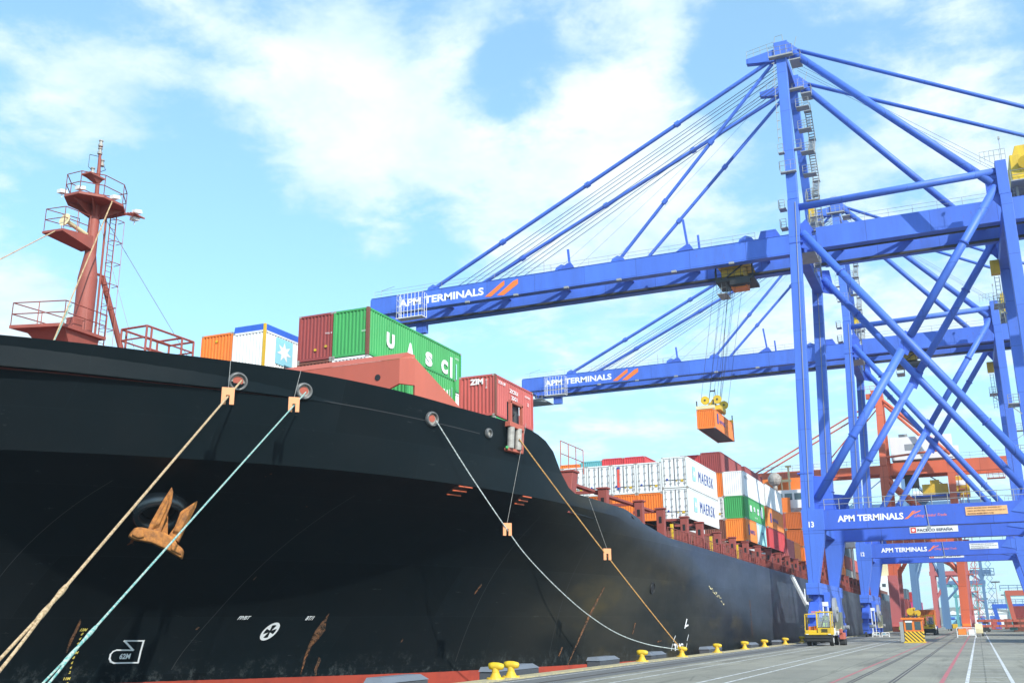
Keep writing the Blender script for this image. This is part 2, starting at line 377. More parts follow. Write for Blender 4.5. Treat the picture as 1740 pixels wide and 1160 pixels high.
# ------------------------------------------------------------------ lettering
_tc = {}
def glyphs(text, bold=.03, shear=0.0, spacing=1.0):
    key = (text, bold, shear, spacing)
    if key in _tc: return _tc[key]
    cu = bpy.data.curves.new('t', 'FONT'); cu.body = text; cu.offset = bold; cu.shear = shear; cu.space_character = spacing; cu.resolution_u = 3
    o = bpy.data.objects.new('t', cu); COL.objects.link(o)
    dg = bpy.context.evaluated_depsgraph_get(); me = bpy.data.meshes.new_from_object(o.evaluated_get(dg))
    vs = [tuple(v.co) for v in me.vertices]; fs = [tuple(p.vertices) for p in me.polygons]
    bpy.data.objects.remove(o); bpy.data.curves.remove(cu); bpy.data.meshes.remove(me)
    x0 = min(v[0] for v in vs); x1 = max(v[0] for v in vs); y0 = min(v[1] for v in vs); y1 = max(v[1] for v in vs)
    vs = [((v[0]-x0)/(x1-x0), (v[1]-y0)/(y1-y0)) for v in vs]
    _tc[key] = (vs, fs); return vs, fs
def letter(mb, text, o, ud, w, h, vd=(0, 0, 1), bold=.03, shear=0.0, spacing=1.0, off=.012):
    """flat lettering at lower-left corner o, running along ud, w wide, h high, lifted off its wall"""
    vs, fs = glyphs(text, bold, shear, spacing)
    o = V(o); u = V(ud).normalized(); v = V(vd).normalized(); nn = u.cross(v)*off
    mb.poly([o+nn+u*(a*w)+v*(b*h) for a, b in vs], fs)
    return mb
def flat(mb, pts, o, ud, vd=(0, 0, 1), off=.012):
    o = V(o); u = V(ud).normalized(); v = V(vd).normalized(); nn = u.cross(v)*off
    return mb.poly([o+nn+u*a+v*b for a, b in pts])

PX, PY = (1, 0, 0), (0, 1, 0)
def lerp_tab(v,tab):
    if v<=tab[0][0]: return tab[0][1]
    for (a,b),(c,d) in zip(tab,tab[1:]):
        if v<=c: return b+(d-b)*(v-a)/(c-a)
    return tab[-1][1]
Z_KN=8.8
ZTOP=[(20,13.0),(30,12.80),(36,12.8),(40,12.72),(44.3,12.55),(50.3,12.5),(52.3,12.2),(53.5,11.6),(54.8,10.2),(55.9,9.55),(65,9.45),(68.2,9.05),(70.3,8.38),(96,8.12),(143,7.7),(200,7.3),(300,7.2)]
GLOW=[(0,0),(.10,.012),(.2,.036),(.364,.10),(.53,.226),(.645,.36),(.727,.513),(.81,.70),(.843,.785),(.926,.933),(1.0,1.0)]
def smooth_tab(v,tab):
    if v<=tab[0][0]: return tab[0][1]
    if v>=tab[-1][0]: return tab[-1][1]
    n=len(tab)
    for i in range(n-1):
        if v<=tab[i+1][0]:
            x0,y0=tab[i];x1,y1=tab[i+1];h=x1-x0
            def sl(k):
                if k==0: return (tab[1][1]-tab[0][1])/(tab[1][0]-tab[0][0])
                if k==n-1: return (tab[-1][1]-tab[-2][1])/(tab[-1][0]-tab[-2][0])
                return (tab[k+1][1]-tab[k-1][1])/(tab[k+1][0]-tab[k-1][0])
            m0,m1=sl(i)*h,sl(i+1)*h;t=(v-x0)/h
            return (2*t**3-3*t*t+1)*y0+(t**3-2*t*t+t)*m0+(-2*t**3+3*t*t)*y1+(t**3-t*t)*m1
def yst(z): return 31.5-.98*z if z < 8.8 else 22.88-(z-8.8)*.70
def yf(z): return 92-24*(max(0,min(z,8.8))/8.8)**4
def ztop(y): return lerp_tab(y,ZTOP)
def gfun(u,z):
    u=min(1.0,max(0.0,u))
    top=.9*u**3.8+.1*u**1.5
    low=smooth_tab(u,GLOW)
    s=min(1,max(0,z/8.8)); s=s**1.5
    return low*(1-s)+top*s
def hull_x(y,z):
    a,b=yst(z),yf(z)
    return -20.5-19.5*gfun((b-y)/(b-a),z)

# ================================================================== SETTING
def sheet(name, mat, x0, x1, y0, y1, z):
    o = MB().poly([(x0, y0, z), (x1, y0, z), (x1, y1, z), (x0, y1, z)]).build(name, mat); return setp(o, kind='structure')
sheet('water', 'water', -9000, 9000, -3000, 9000, -2.6)
q = MB(); q.box(-18.0, 260, -40, 1500, -9, 0); setp(q.build('quay_ground', 'ground'), kind='structure')
setp(MB().box(-18.12, -17.35, -40, 640, -.6, .06).build('quay_edge_kerb', 'edgeyellow'), kind='structure')
sheet('asphalt_strip', 'darkstrip', -17.3, -14.6, -40, 600, .004)
lm = MB()
for x, w in ((-16.75, .11), (-14.0, .11), (-12.8, .11), (-9.7, .12), (-8.72, .12), (-.62, .13), (.86, .13)):
    lm.poly([(x-w/2, -40, .008), (x+w/2, -40, .008), (x+w/2, 560, .008), (x-w/2, 560, .008)])
for k in range(60):     # rungs of the hatched bay between the two walkway lines
    y = 42+k*3.0; lm.poly([(-.5, y, .008), (.75, y, .008), (.75, y+.12, .008), (-.5, y+.12, .008)])
setp(lm.build('lane_marking', 'linewhite'), kind='structure')
lr = MB()
for x, w in ((-5.1, .13), (-1.45, .16)): lr.poly([(x-w/2, -40, .008), (x+w/2, -40, .008), (x+w/2, 560, .008), (x-w/2, 560, .008)])
setp(lr.build('red_lane_marking', 'linered'), kind='structure')
rl = MB()
for x in (-15.4, 7.95, -4.5, -3.1):
    rl.box(x-.10, x-.045, -40, 560, -.02, .012); rl.box(x+.045, x+.10, -40, 560, -.02, .012)
setp(rl.build('crane_track', 'rail'), kind='structure')
# coast far beyond the port
ld = MB(); pts = []
n_ = 60
for i in range(n_+1):
    x = -2600+5200*i/n_; h = 8+26*abs(math.sin(i*.7))*random.random()+14*math.sin(i*.11+1)**2
    pts.append((x, h))
for (a, h), (c, k) in zip(pts, pts[1:]):
    ld.poly([(a, 2600, -3), (c, 2600, -3), (c, 2650, k), (a, 2650, h)]); ld.poly([(a, 2650, h), (c, 2650, k), (c, 3200, -3), (a, 3200, -3)])
setp(ld.build('far_hills', 'land'), kind='structure')

# ================================================================== THE SHIP
ship = thing('container_ship', (-40, 60, 0), 'huge black container ship with red deck fittings moored along the quay', 'ship')
# --- hull shell
Y1 = 292.0; NC = 96; CF = 62
cols = []
for side in (1, -1):
    grid = []
    for i in range(NC+1):
        def yat(z, i=i):
            if i <= CF:
                t = i/CF; t = t**1.15
                return yst(z)+(yf(z)-yst(z))*t
            t = (i-CF)/(NC-CF); return yf(z)+(Y1-yf(z))*t**1.6
        zt = 12.8
        for _ in range(12): zt = .5*zt+.5*ztop(yat(zt))
        lev = [-4, -2.2, -.9]+[-.38+.4575*k for k in range(18)]
        if zt > 9.2: lev = lev+[7.85, 8.3, Z_KN, Z_KN+(zt-Z_KN)*.4, Z_KN+(zt-Z_KN)*.75, zt]
        else: lev = [z for z in lev[:-1]]+[6.94+(zt-6.94)*k for k in (.14, .28, .42, .56, .7, .85, 1)]
        row = []
        for z in lev:
            y = yat(z); x = hull_x(y, z)
            row.append((x if side == 1 else -80-x, y, z))
        grid.append(row)
    cols.append(grid)
hm = MB(); nl = len(cols[0][0])
for grid in cols:
    b = len(hm.v); hm.v += [p for r in grid for p in r]
    for i in range(NC):
        for j in range(nl-1):
            hm.f.append([b+i*nl+j, b+(i+1)*nl+j, b+(i+1)*nl+j+1, b+i*nl+j+1]); hm.m.append(0)
b = len(hm.v)     # transom
hm.poly([cols[0][-1][0], cols[1][-1][0], cols[1][-1][-1], cols[0][-1][-1]])
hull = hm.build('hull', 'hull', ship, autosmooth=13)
# inner bulwark and cap
bw = MB()
for grid, sg in zip(cols, (1, -1)):
    for i in range(NC):
        p, q_ = V(grid[i][-1]), V(grid[i+1][-1]); t = V((-.22*sg, 0, 0)); dn = V((0, 0, -1.15))
        bw.poly([p, q_, q_+t, p+t]); bw.poly([p+t, q_+t, q_+t+dn, p+t+dn])
bw.build('bulwark', 'hull', ship)
dk = MB()
for i in range(NC):
    a, c = V(cols[0][i][-1]), V(cols[0][i+1][-1]); dn = V((0, 0, -1.2))
    a2, c2 = V(cols[1][i][-1]), V(cols[1][i+1][-1]); dk.poly([a+dn+V((-.3, 0, 0)), c+dn+V((-.3, 0, 0)), c2+dn+V((.3, 0, 0)), a2+dn+V((.3, 0, 0))])
dk.build('deck', 'deckred', ship)

def on_hull(y, z, off=.03):
    e = .05; x = hull_x(y, z)
    n = V((1, -(hull_x(y+e, z)-hull_x(y-e, z))/(2*e), -(hull_x(y, z+e)-hull_x(y, z-e))/(2*e))).normalized()
    return V((x, y, z))+n*off, n
def decal(mb, pts, off=.045): return mb.poly([on_hull(y, z, off)[0] for y, z in pts])
def stroke(mb, pts, w, closed=False, off=.045):
    ps = [V((y, z)) for y, z in pts]
    if closed: ps.append(ps[0])
    for a, c in zip(ps, ps[1:]):
        d = (c-a).normalized()*w/2; n = V((-d.y, d.x)); m = max(1, int((c-a).length/.4))
        for k in range(m):
            p = a.lerp(c, k/m)-(d if k == 0 else V((0, 0))); q2 = a.lerp(c, (k+1)/m)+(d if k == m-1 else V((0, 0)))
            decal(mb, [tuple(p-n), tuple(q2-n), tuple(q2+n), tuple(p+n)], off)
def hull_text(mb, text, y, z, w, h, slant=0.0, bold=.03, off=.045):
    vs, fs = glyphs(text, bold)
    return mb.poly([on_hull(y+a*w+b_*slant, z+b_*h, off)[0] for a, b_ in vs], fs)
hmk = MB()
stroke(hmk, [(37.86, 1.59), (38.61, 1.58), (38.97, .58), (38.02, .59), (37.86, .66), (37.74, .80), (37.67, 1.0), (37.70, 1.12), (37.80, 1.18), (38.45, 1.16)], .065, True)
hull_text(hmk, '62M', 38.12, .76, .42, .26, slant=-.08, bold=.04)
hmk.build('bulb_mark', 'wletter', ship)
hmk = MB(); hull_text(hmk, 'FP/BT', 41.53, 2.51, .46, .18); hmk.build('frame_mark', 'wletter', ship)
hmk = MB(); hull_text(hmk, 'BT/1', 44.40, 2.47, .32, .2); hmk.build('frame_mark', 'wletter', ship)
th = MB(); cy_, cz_ = 43.26, 1.94
for k in range(24):
    a0, a1 = k*math.pi/12, (k+1)*math.pi/12
    R0, R1 = .31, .43
    decal(th, [(cy_+R0*.72*math.cos(a0), cz_+R0*math.sin(a0)), (cy_+R1*.72*math.cos(a0), cz_+R1*math.sin(a0)), (cy_+R1*.72*math.cos(a1), cz_+R1*math.sin(a1)), (cy_+R0*.72*math.cos(a1), cz_+R0*math.sin(a1))])
for k in range(4):   # white wedges leave a dark four-bladed cross
    a = math.pi/4+k*math.pi/2
    pts = [(cy_+.72*.07*math.cos(a), cz_+.07*math.sin(a))]
    for t in (-.36, -.18, 0, .18, .36): pts.append((cy_+.72*.32*math.cos(a+t), cz_+.32*math.sin(a+t)))
    decal(th, pts)
th.build('thruster_mark', 'wletter', ship)
dm = MB()
for t, y, z, w, h in (('13M', 35.87, 2.04, .24, .13), ('8', 36.01, 1.86, .07, .12), ('6', 36.06, 1.66, .07, .12), ('4', 36.09, 1.46, .07, .12), ('2', 36.14, 1.26, .07, .12), ('12M', 36.12, 1.04, .24, .12),
                      ('8', 36.27, .82, .07, .12), ('6', 36.32, .60, .07, .12), ('4', 36.37, .38, .07, .12), ('2', 36.43, .17, .07, .12), ('11M', 36.33, -.11, .26, .12), ('8', 36.52, -.33, .07, .12)):
    hull_text(dm, t, y, z, w, h, bold=.04)
dm.build('draft_mark', 'letteryellow', ship)
tg = MB()
hull_text(tg, 'TUG', 78.3, .14, 2.0, .52, bold=.05)
stroke(tg, [(77.8, .2), (78.05, .62)], .07); stroke(tg, [(78.2, .85), (78.65, 1.22)], .07); stroke(tg, [(80.85, .15), (81.15, .6)], .07); stroke(tg, [(81.2, .85), (81.55, 1.25)], .07)
decal(tg, [(80.6, 1.75), (80.8, 1.75), (81.3, 2.45), (81.1, 2.5)]); decal(tg, [(80.65, 1.8), (81.55, 1.95), (81.55, 2.05), (80.75, 2.0)])
tg.build('tug_mark', 'wletter', ship)
nm = MB()
decal(nm, [(141.0, 4.35), (141.9, 4.35), (141.9, 6.4), (141.0, 6.4)]); decal(nm, [(141.9, 4.35), (144.6, 4.35), (144.6, 4.75), (141.9, 4.75)]); decal(nm, [(144.0, 4.75), (144.6, 4.75), (144.6, 6.35), (144.0, 6.35)])
nm.build('name_letter', 'wletter', ship)
for pts in ([(45.28, 2.82), (45.24, 2.4), (45.22, 1.95), (45.36, 1.2), (45.52, .6), (45.74, -.2), (45.78, -.2), (45.62, .6), (45.52, 1.2), (45.62, 1.55), (45.66, 1.95), (45.42, 2.4)],
            [(46.14, .65), (46.32, .5), (46.38, 0), (46.48, -.3), (46.42, -.3), (46.26, 0)],
            [(65.31, 4.5), (65.52, 4.51), (65.0, 3.4), (64.55, 2.54), (63.8, 1.1), (62.96, -.38), (62.9, -.38), (63.66, 1.1), (64.3, 2.6), (64.85, 3.6)],
            [(35.57, 2.57), (35.68, 2.45), (35.78, 2.1), (35.86, 1.6), (35.93, 1.1), (35.88, 1.1), (35.74, 1.6), (35.66, 2.1)],
            [(104.3, 4.29), (104.52, 4.30), (104.56, 2.5), (104.5, .8), (104.34, .8), (104.4, 2.5)],
            [(49.75, 1.5), (49.82, 1.48), (49.80, 1.3), (49.75, 1.3)], [(40.72, 4.5), (40.78, 4.47), (40.78, 4.33), (40.73, 4.33)], [(52.95, 4.4), (53.08, 4.3), (52.9, 3.8), (52.84, 3.9)],
            [(62.1, .8), (62.22, .75), (62.0, .2), (61.9, .25)], [(40.26, 2.2), (40.36, 2.16), (40.33, 2.05), (40.26, 2.06)],
            [(70.9, 2.2), (71.05, 2.2), (70.75, 1.4), (70.62, 1.45)], [(75.0, .9), (75.8, .97), (75.8, .87), (75.0, .8)]):
    s_ = MB()
    cx_ = sum(p[0] for p in pts)/len(pts); cz2 = sum(p[1] for p in pts)/len(pts)
    decal(s_, pts, .035); s_.build('rust_streak', 'streak', ship)
sc_ = MB()
for k in range(26):
    t = k/26; y = 87.6+t*5.2+random.uniform(-.2, .2); z = 5.15-t*1.25+random.uniform(-.16, .16); a = random.uniform(.08, .42)
    decal(sc_, [(y, z), (y+a*.9, z-a*.35), (y+a*.8, z-a*.55), (y-.06, z-.12)], .035)
sc_.build('paint_scrape', 'cream', ship)

# --- oval chocks, hawse ring, slots, portholes cut into the plating
def oval(y, z, ry, rz, name='fairlead', thick=.13, inner='salmon', ring='ringmetal'):
    c, n = on_hull(y, z, .0)
    ty = V((0, 1, 0)); ty = (ty-n*ty.dot(n)).normalized(); tz = n.cross(ty)
    if tz.z < 0: tz = -tz
    N = 28; Rg = MB(); seg = []
    for k in range(N):
        a = 2*math.pi*k/N; r = []
        for j in range(8):
            bta = 2*math.pi*j/8; rr = 1+thick/ry*.5*math.cos(bta)
            r.append(c+ty*ry*math.cos(a)*rr+tz*rz*math.sin(a)*rr*1.0+n*(thick*1.1*math.sin(bta)+.03))
        seg.append(r)
    pts = [p for r in seg for p in r]
    Rg.poly(pts, [(k*8+j, ((k+1) % N)*8+j, ((k+1) % N)*8+(j+1) % 8, k*8+(j+1) % 8) for k in range(N) for j in range(8)])
    o = Rg.build(name, 'chockring' if ring == 'ringmetal' else ring, ship, smooth=True)
    # the throat seen through the ring: dark plate with the red deck gear showing at its top
    tr = MB(); tr.poly([c+n*.035+ty*ry*.97*math.cos(2*math.pi*k/N)+tz*rz*.97*math.sin(2*math.pi*k/N) for k in range(N)])
    tr.build('throat', 'ringmetal' if inner or ring == 'ringmetal' else 'black', o)
    if inner:
        tr = MB(); tr.poly([c+n*.05-tz*rz*.05+ty*ry*.62*math.cos(2*math.pi*k/N)+tz*rz*.55*(.25+math.sin(2*math.pi*k/N)) for k in range(N)])
        tr.build('opening', inner, o)
    return o
oval(33.19, 12.02, .36, .33); oval(35.76, 11.98, .33, .31); oval(42.47, 11.70, .34, .31); oval(46.70, 11.62, .20, .20, inner=None)
hr = oval(34.3, 7.1, .95, .95, 'hawse_ring', .5, None, 'glossyblack')
oval(73.3, 4.6, .40, .38, 'porthole_recess', .05, None, 'black')
for y, z, w in ((45.2, 8.62, .95), (50.45, 8.62, .85)):
    s_ = MB(); decal(s_, [(y-w/2, z-.2), (y+w/2, z-.2), (y+w/2+.08, z), (y+w/2, z+.2), (y-w/2, z+.2), (y-w/2-.08, z)], .03)
    sl = s_.build('scupper_slot', 'black', ship)
    for k in (-.17, 0.0, .17):
        g_ = MB(); c0 = on_hull(y-w/2, z+k, .1)[0]; c1 = on_hull(y+w/2, z+k, .1)[0]; g_.tube(c0, c1, .035, n=6); g_.build('grille_bar', 'cranered', sl)
sm = MB(); stroke(sm, [(24, 11.82), (27, 11.8), (29.8, 11.76), (36, 11.7), (46, 11.5)], .035, off=.02); sm.build('weld_seam', 'dark', ship)
for y in (31.6, 40.5, 53.5, 61, 76.5, 90):
    sm = MB(); stroke(sm, [(y, .2), (y, 8.0)], .03, off=.02); sm.build('weld_seam', 'dark', ship)


# --- roller fairlead with its red frame on the bulwark
rf = MB(); c, n = on_hull(48.7, 11.7, 0)
def HP(y, z, o): return on_hull(y, z, o)[0]
rf.bar(HP(48.2, 12.35, .12), HP(49.6, 12.25, .12), .42, .28); rf.bar(HP(48.2, 11.0, .12), HP(49.6, 11.0, .12), .3, .16)
rf.bar(HP(49.62, 10.95, .14), HP(49.62, 12.3, .14), .16, .34)
rfo = rf.build('roller_fairlead', 'salmon', ship, bevel=.03)
for y in (48.45, 49.15):
    r_ = MB(); r_.tube(HP(y, 11.08, .22), HP(y, 12.2, .22), .19, n=16); r_.build('roller', 'ringmetal', rfo, smooth=False)
r_ = MB(); r_.tube(HP(48.05, 11.0, .25), HP(48.1, 11.12, .25), .08, n=8); r_.build('grease_point', 'c_green', rfo)
fr = MB(); y0, y1, z0, z1, xx = 49.1, 50.6, 12.5, 13.75, -21.75
for a, c_ in (((xx, y0, z0), (xx, y0, z1)), ((xx, y1, z0), (xx, y1, z1)), ((xx, y0-.1, z1), (xx, y1+.1, z1)), ((xx, y0-.1, z0), (xx, y1+.1, z0))): fr.bar(a, c_, .16, .16)
fro = fr.build('bulwark_gate_frame', 'salmon', ship)
MB().box(-21.95, -21.9, y0, y1, z0, z1).build('back_plate', 'black', fro)
wf = MB(); wf.tube((-21.85, 49.8, 12.6), (-21.85, 49.8, 13.3), .18, n=12); wf.tube((-21.85, 49.5, 13.15), (-21.85, 50.2, 13.15), .12, n=10); wf.build('winch_drum', 'dark', fro)

# --- breakwater
bk = MB()
def wall(mb, a, c, za0, za1, zc0, zc1, th=.16):
    d = (V(c)-V(a)).normalized(); nn = V((-d.y, d.x))*th
    mb.hexa([(a[0], a[1], za0), (c[0], c[1], zc0), (c[0]+nn.x, c[1]+nn.y, zc0), (a[0]+nn.x, a[1]+nn.y, za0),
             (a[0], a[1], za1), (c[0], c[1], zc1), (c[0]+nn.x, c[1]+nn.y, zc1), (a[0]+nn.x, a[1]+nn.y, za1)])
A0, A1, A2, A3, A4 = (-41, 45.2), (-27.05, 45.2), (-26.4, 45.2), (-26.0, 46.15), (-24.35, 48.9)
wall(bk, A0, A1, 11.6, 15.75, 11.6, 15.75); wall(bk, A1, A2, 14.15, 15.75, 14.4, 15.75)
wall(bk, A2, A3, 14.4, 15.75, 14.45, 15.95); wall(bk, A3, A4, 11.6, 15.95, 11.6, 13.3)
bk.poly([(-41, 45.18, 15.75), (-26.4, 45.18, 15.75), (-26.25, 45.75, 16.2), (-41, 45.75, 16.15)])
bk.poly([(-26.4, 45.18, 15.75), (-26.0, 46.13, 15.95), (-26.1, 46.3, 16.15), (-26.25, 45.75, 16.2)])
for x in (-38.5, -36, -33.5, -31, -28.8): bk.hexa([(x, 45.4, 11.6), (x+.12, 45.4, 11.6), (x+.12, 47.2, 11.6), (x, 47.2, 11.6), (x, 45.4, 15.7), (x+.12, 45.4, 15.7), (x+.12, 45.6, 15.7), (x, 45.6, 15.7)])
bko = bk.build('breakwater', 'salmon', ship)
h_ = MB(); h_.tube((-27.72, 45.17, 14.85), (-27.72, 45.20, 14.85), .17, n=16); h_.build('lightening_hole', 'black', bko)
h_ = MB(); h_.tube((-29.3, 44.9, 13.75), (-29.0, 44.9, 14.15), .16, n=10); h_.build('ventilator', 'white', ship)

# --- foremast with its platforms
mx, my = -40.0, 36.55
ms = MB(); ms.tube((mx, my, 11.5), (mx, my, 19.5), .49, n=20); ms.tube((mx, my, 19.5), (mx, my, 20.9), .49, .28, n=20); ms.tube((mx, my, 20.8), (mx, my, 23.6), .29, .26, n=20)
ms.tube((mx, my, 23.6), (mx, my-.05, 25.6), .12, .10, n=10); ms.tube((mx, my-.05, 25.6), (mx, my-.1, 27.0), .09, .07, n=10)
mast = ms.build('foremast', 'mastred', ship, autosmooth=40)
def mp(name, mat, fn, parent=mast, **k):
    m_ = MB(); fn(m_); return m_.build(name, mat, parent, **k)
def f(m_):   # octagonal lamp platform
    pts = [(mx+1.35*math.cos(a), my+1.75*math.sin(a)) for a in [math.pi/8+k*math.pi/4 for k in range(8)]]
    m_.prism(pts, 2, 23.55, 23.68)
    for k in range(8):
        a = k*math.pi/4; m_.hexa([(mx+.3*math.cos(a)-.03, my+.3*math.sin(a), 22.9), (mx+.3*math.cos(a)+.03, my+.3*math.sin(a), 22.9), (mx+.3*math.cos(a)+.03, my+.3*math.sin(a)+.04, 22.9), (mx+.3*math.cos(a)-.03, my+.3*math.sin(a)+.04, 22.9),
                                  (mx+1.2*math.cos(a)-.03, my+1.5*math.sin(a), 23.5), (mx+1.2*math.cos(a)+.03, my+1.5*math.sin(a), 23.5), (mx+.3*math.cos(a)+.03, my+.3*math.sin(a)+.04, 23.5), (mx+.3*math.cos(a)-.03, my+.3*math.sin(a)+.04, 23.5)])
    for k in range(5): m_.tube((mx+.6+k*.22, my+1.2, 23.5-.03*k), (mx+1.3, my+2.2-k*.15, 23.45), .05, n=5)
mp('lamp_platform', 'mastred', f)
pts8 = [(mx+1.3*math.cos(a), my+1.7*math.sin(a), 23.66) for a in [math.pi/8+k*math.pi/4 for k in range(9)]]
mp('platform_railing', 'mastred', lambda m_: m_.rail(pts8, 1.15, 1.6, .028, 1))
for dx, dy, dz in ((-.9, -1.5, .15), (-.2, -.95, .45), (.8, .55, .35), (1.0, 2.0, .05), (1.1, 1.8, -.45)):
    c_ = V((mx+dx*.9, my+dy, 23.75+dz)); mp('floodlight', 'white', lambda m_: m_.hexa([c_+V(p) for p in ((-.16, -.2, -.1), (.16, -.2, -.1), (.2, .2, -.02), (-.2, .2, -.02), (-.12, -.24, .08), (.12, -.24, .08), (.16, .18, .18), (-.16, .18, .18))]).tube(c_+V((0, 0, -.3)), c_, .03, n=5))
def f(m_):   # triangular bow-light bracket
    z0 = 21.75
    m_.hexa([(mx-.9, my-2.35, z0-.42), (mx+.35, my-2.2, z0-.42), (mx+.3, my-.2, z0-.75), (mx-.45, my-.2, z0-.75), (mx-.9, my-2.35, z0-.3), (mx+.35, my-2.2, z0-.3), (mx+.3, my-.2, z0), (mx-.45, my-.2, z0)])
mp('bell_platform', 'mastred', f)
mp('bell_platform_railing', 'mastred', lambda m_: m_.rail([(mx+.3, my-.5, 21.6), (mx+.33, my-2.15, 21.5), (mx-.85, my-2.3, 21.5), (mx-.5, my-.5, 21.6)], 1.15, .8, .026, 1))
mp('fog_horn', 'cream', lambda m_: m_.tube((mx+.1, my-1.7, 22.0), (mx, my-.4, 21.8), .12, n=10).tube((mx+.1, my-1.95, 22.05), (mx+.1, my-1.7, 22.0), .36, .12, n=14))
mp('crow_platform', 'mastred', lambda m_: m_.box(mx-.35, mx+.3, my-.85, my+.15, 25.05, 25.14).hexa([(mx-.1, my-.2, 24.8), (mx+.1, my-.2, 24.8), (mx+.1, my, 24.8), (mx-.1, my, 24.8), (mx-.3, my-.7, 25.05), (mx+.25, my-.7, 25.05), (mx+.25, my+.1, 25.05), (mx-.3, my+.1, 25.05)]))
for z, yy in ((25.2, -.45), (26.95, -.1), (26.5, -.1), (25.9, .12)):
    mp('signal_lamp', 'ringmetal', lambda m_: m_.tube((mx, my+yy, z), (mx, my+yy, z+.12), .13, n=10).tube((mx, my+yy, z+.12), (mx, my+yy, z+.3), .08, n=10).tube((mx, my+yy, z+.3), (mx, my+yy, z+.36), .12, n=10))
mp('lamp_cage', 'dark', lambda m_: m_.path([(mx, my-.1, 25.2), (mx, my-.75, 25.5), (mx, my-.75, 26.2), (mx, my-.15, 26.35)], .018, 4).path([(mx, my, 25.5), (mx, my+.4, 25.8), (mx, my, 26.3)], .018, 4))
def f(m_):   # caged ladder
    x, y = mx+.25, my+1.05
    for s in (-.2, .2): m_.tube((x, y+s, 11.6), (x, y+s, 23.5), .03, n=5)
    for k in range(40): m_.tube((x, y-.2, 11.8+k*.3), (x, y+.2, 11.8+k*.3), .016, n=4)
    for k in range(9):
        z = 13.4+k*1.2; m_.path([(x, y-.25, z), (x+.45, y-.2, z), (x+.5, y+.3, z), (x, y+.35, z)], .022, 4)
    for p in ((x+.45, y-.2), (x+.5, y+.3)): m_.tube((p[0], p[1], 13.4), (p[0], p[1], 23), .018, n=4)
    m_.tube((mx+.3, my+.62, 12), (mx+.3, my+.5, 23.4), .06, n=6)
mp('caged_ladder', 'mastred', f)
mp('mast_brace', 'mastred', lambda m_: m_.tube((mx, my+.95, 19.9), (mx+.1, my+5.0, 11.6), .15, n=10).tube((mx, my, 19.95), (mx, my+1.1, 19.95), .07, n=6))
mp('mast_brace', 'mastred', lambda m_: m_.tube((mx-.6, my+.45, 19.55), (mx-2.6, my+1.8, 11.6), .17, n=10))
def f(m_):
    z0 = 16.3; m_.prism([(mx-1.7, my-2.9), (mx+1.0, my-2.1), (mx+.9, my+.75), (mx-1.4, my+.4)], 2, z0, z0+.16)
    m_.hexa([(mx-.5, my-.6, 14.6), (mx+.5, my-.6, 14.6), (mx+.5, my+.4, 14.6), (mx-.5, my+.4, 14.6), (mx-1.3, my-2.3, z0), (mx+.8, my-1.8, z0), (mx+.7, my+.5, z0), (mx-1.2, my+.3, z0)])
mp('boarding_platform', 'mastred', f)
mp('boarding_platform_railing', 'mastred', lambda m_: m_.rail([(mx-1.4, my+.4, 16.46), (mx-1.67, my-2.85, 16.46), (mx+.97, my-2.05, 16.46), (mx+.87, my+.72, 16.46)], 1.15, 1.1, .03, 1))
mp('junction_box', 'mastred', lambda m_: m_.box(mx+.1, mx+.6, my-1.15, my-.55, 16.46, 17.1), bevel=.03)
st = MB(); st.tube((mx, my, 23.5), (mx+1.0, my+4.8, 12.2), .02, n=4); st.tube((mx, my+.4, 23.4), (mx-2, 49, 15.9), .02, n=4); st.build('stay_wire', 'grey', ship)
st = MB(); st.tube((mx, 34.2, 21.3), (mx, 24.4, 12.9), .03, n=6); st.build('fore_stay', 'rope_cream', ship)
st = MB(); st.tube((mx+1.35, my-.2, 23.5), (mx+1.9, my-3.4, 14.9), .035, n=6); st.build('mast_rope', 'rope_cream', ship)
st = MB(); st.tube((mx+1.72, my-2.4, 17.2), (mx+1.9, my-3.4, 14.9), .05, n=6); st.build('mast_rope_tail', 'rope_teal', ship)
# --- pipe cage on the forecastle
cg = MB(); X0, X1, Y0, Y1c = -38.9, -37.2, 38.1, 41.6
for x in (X0, X1):
    for y in (Y0, Y0+.35, Y1c-.9, Y1c): cg.tube((x, y, 11.6), (x, y, 17.05), .06, n=6)
    for z in (17.05, 16.45, 15.9): cg.tube((x, Y0, z), (x, Y1c, z+.0), .06 if z > 17 else .045, n=6)
for y in (Y0, Y1c, Y1c-.9): cg.tube((X0, y, 17.05), (X1, y, 17.05), .06, n=6)
for y in (Y0, Y1c): cg.tube((X0, y, 16.45), (X1, y, 16.45), .045, n=6)
cg.build('pipe_cage', 'mastred', ship)
# windlasses seen only from above
for y in (30.5,):
    for x in (-35, -45):
        w_ = MB(); w_.tube((x-1.4, y, 12.4), (x+1.4, y, 12.4), .5, n=14); w_.box(x-1.8, x-1.4, y-.7, y+.7, 11.6, 13.1); w_.box(x+1.4, x+1.8, y-.7, y+.7, 11.6, 13.1); w_.build('windlass', 'salmon', ship)

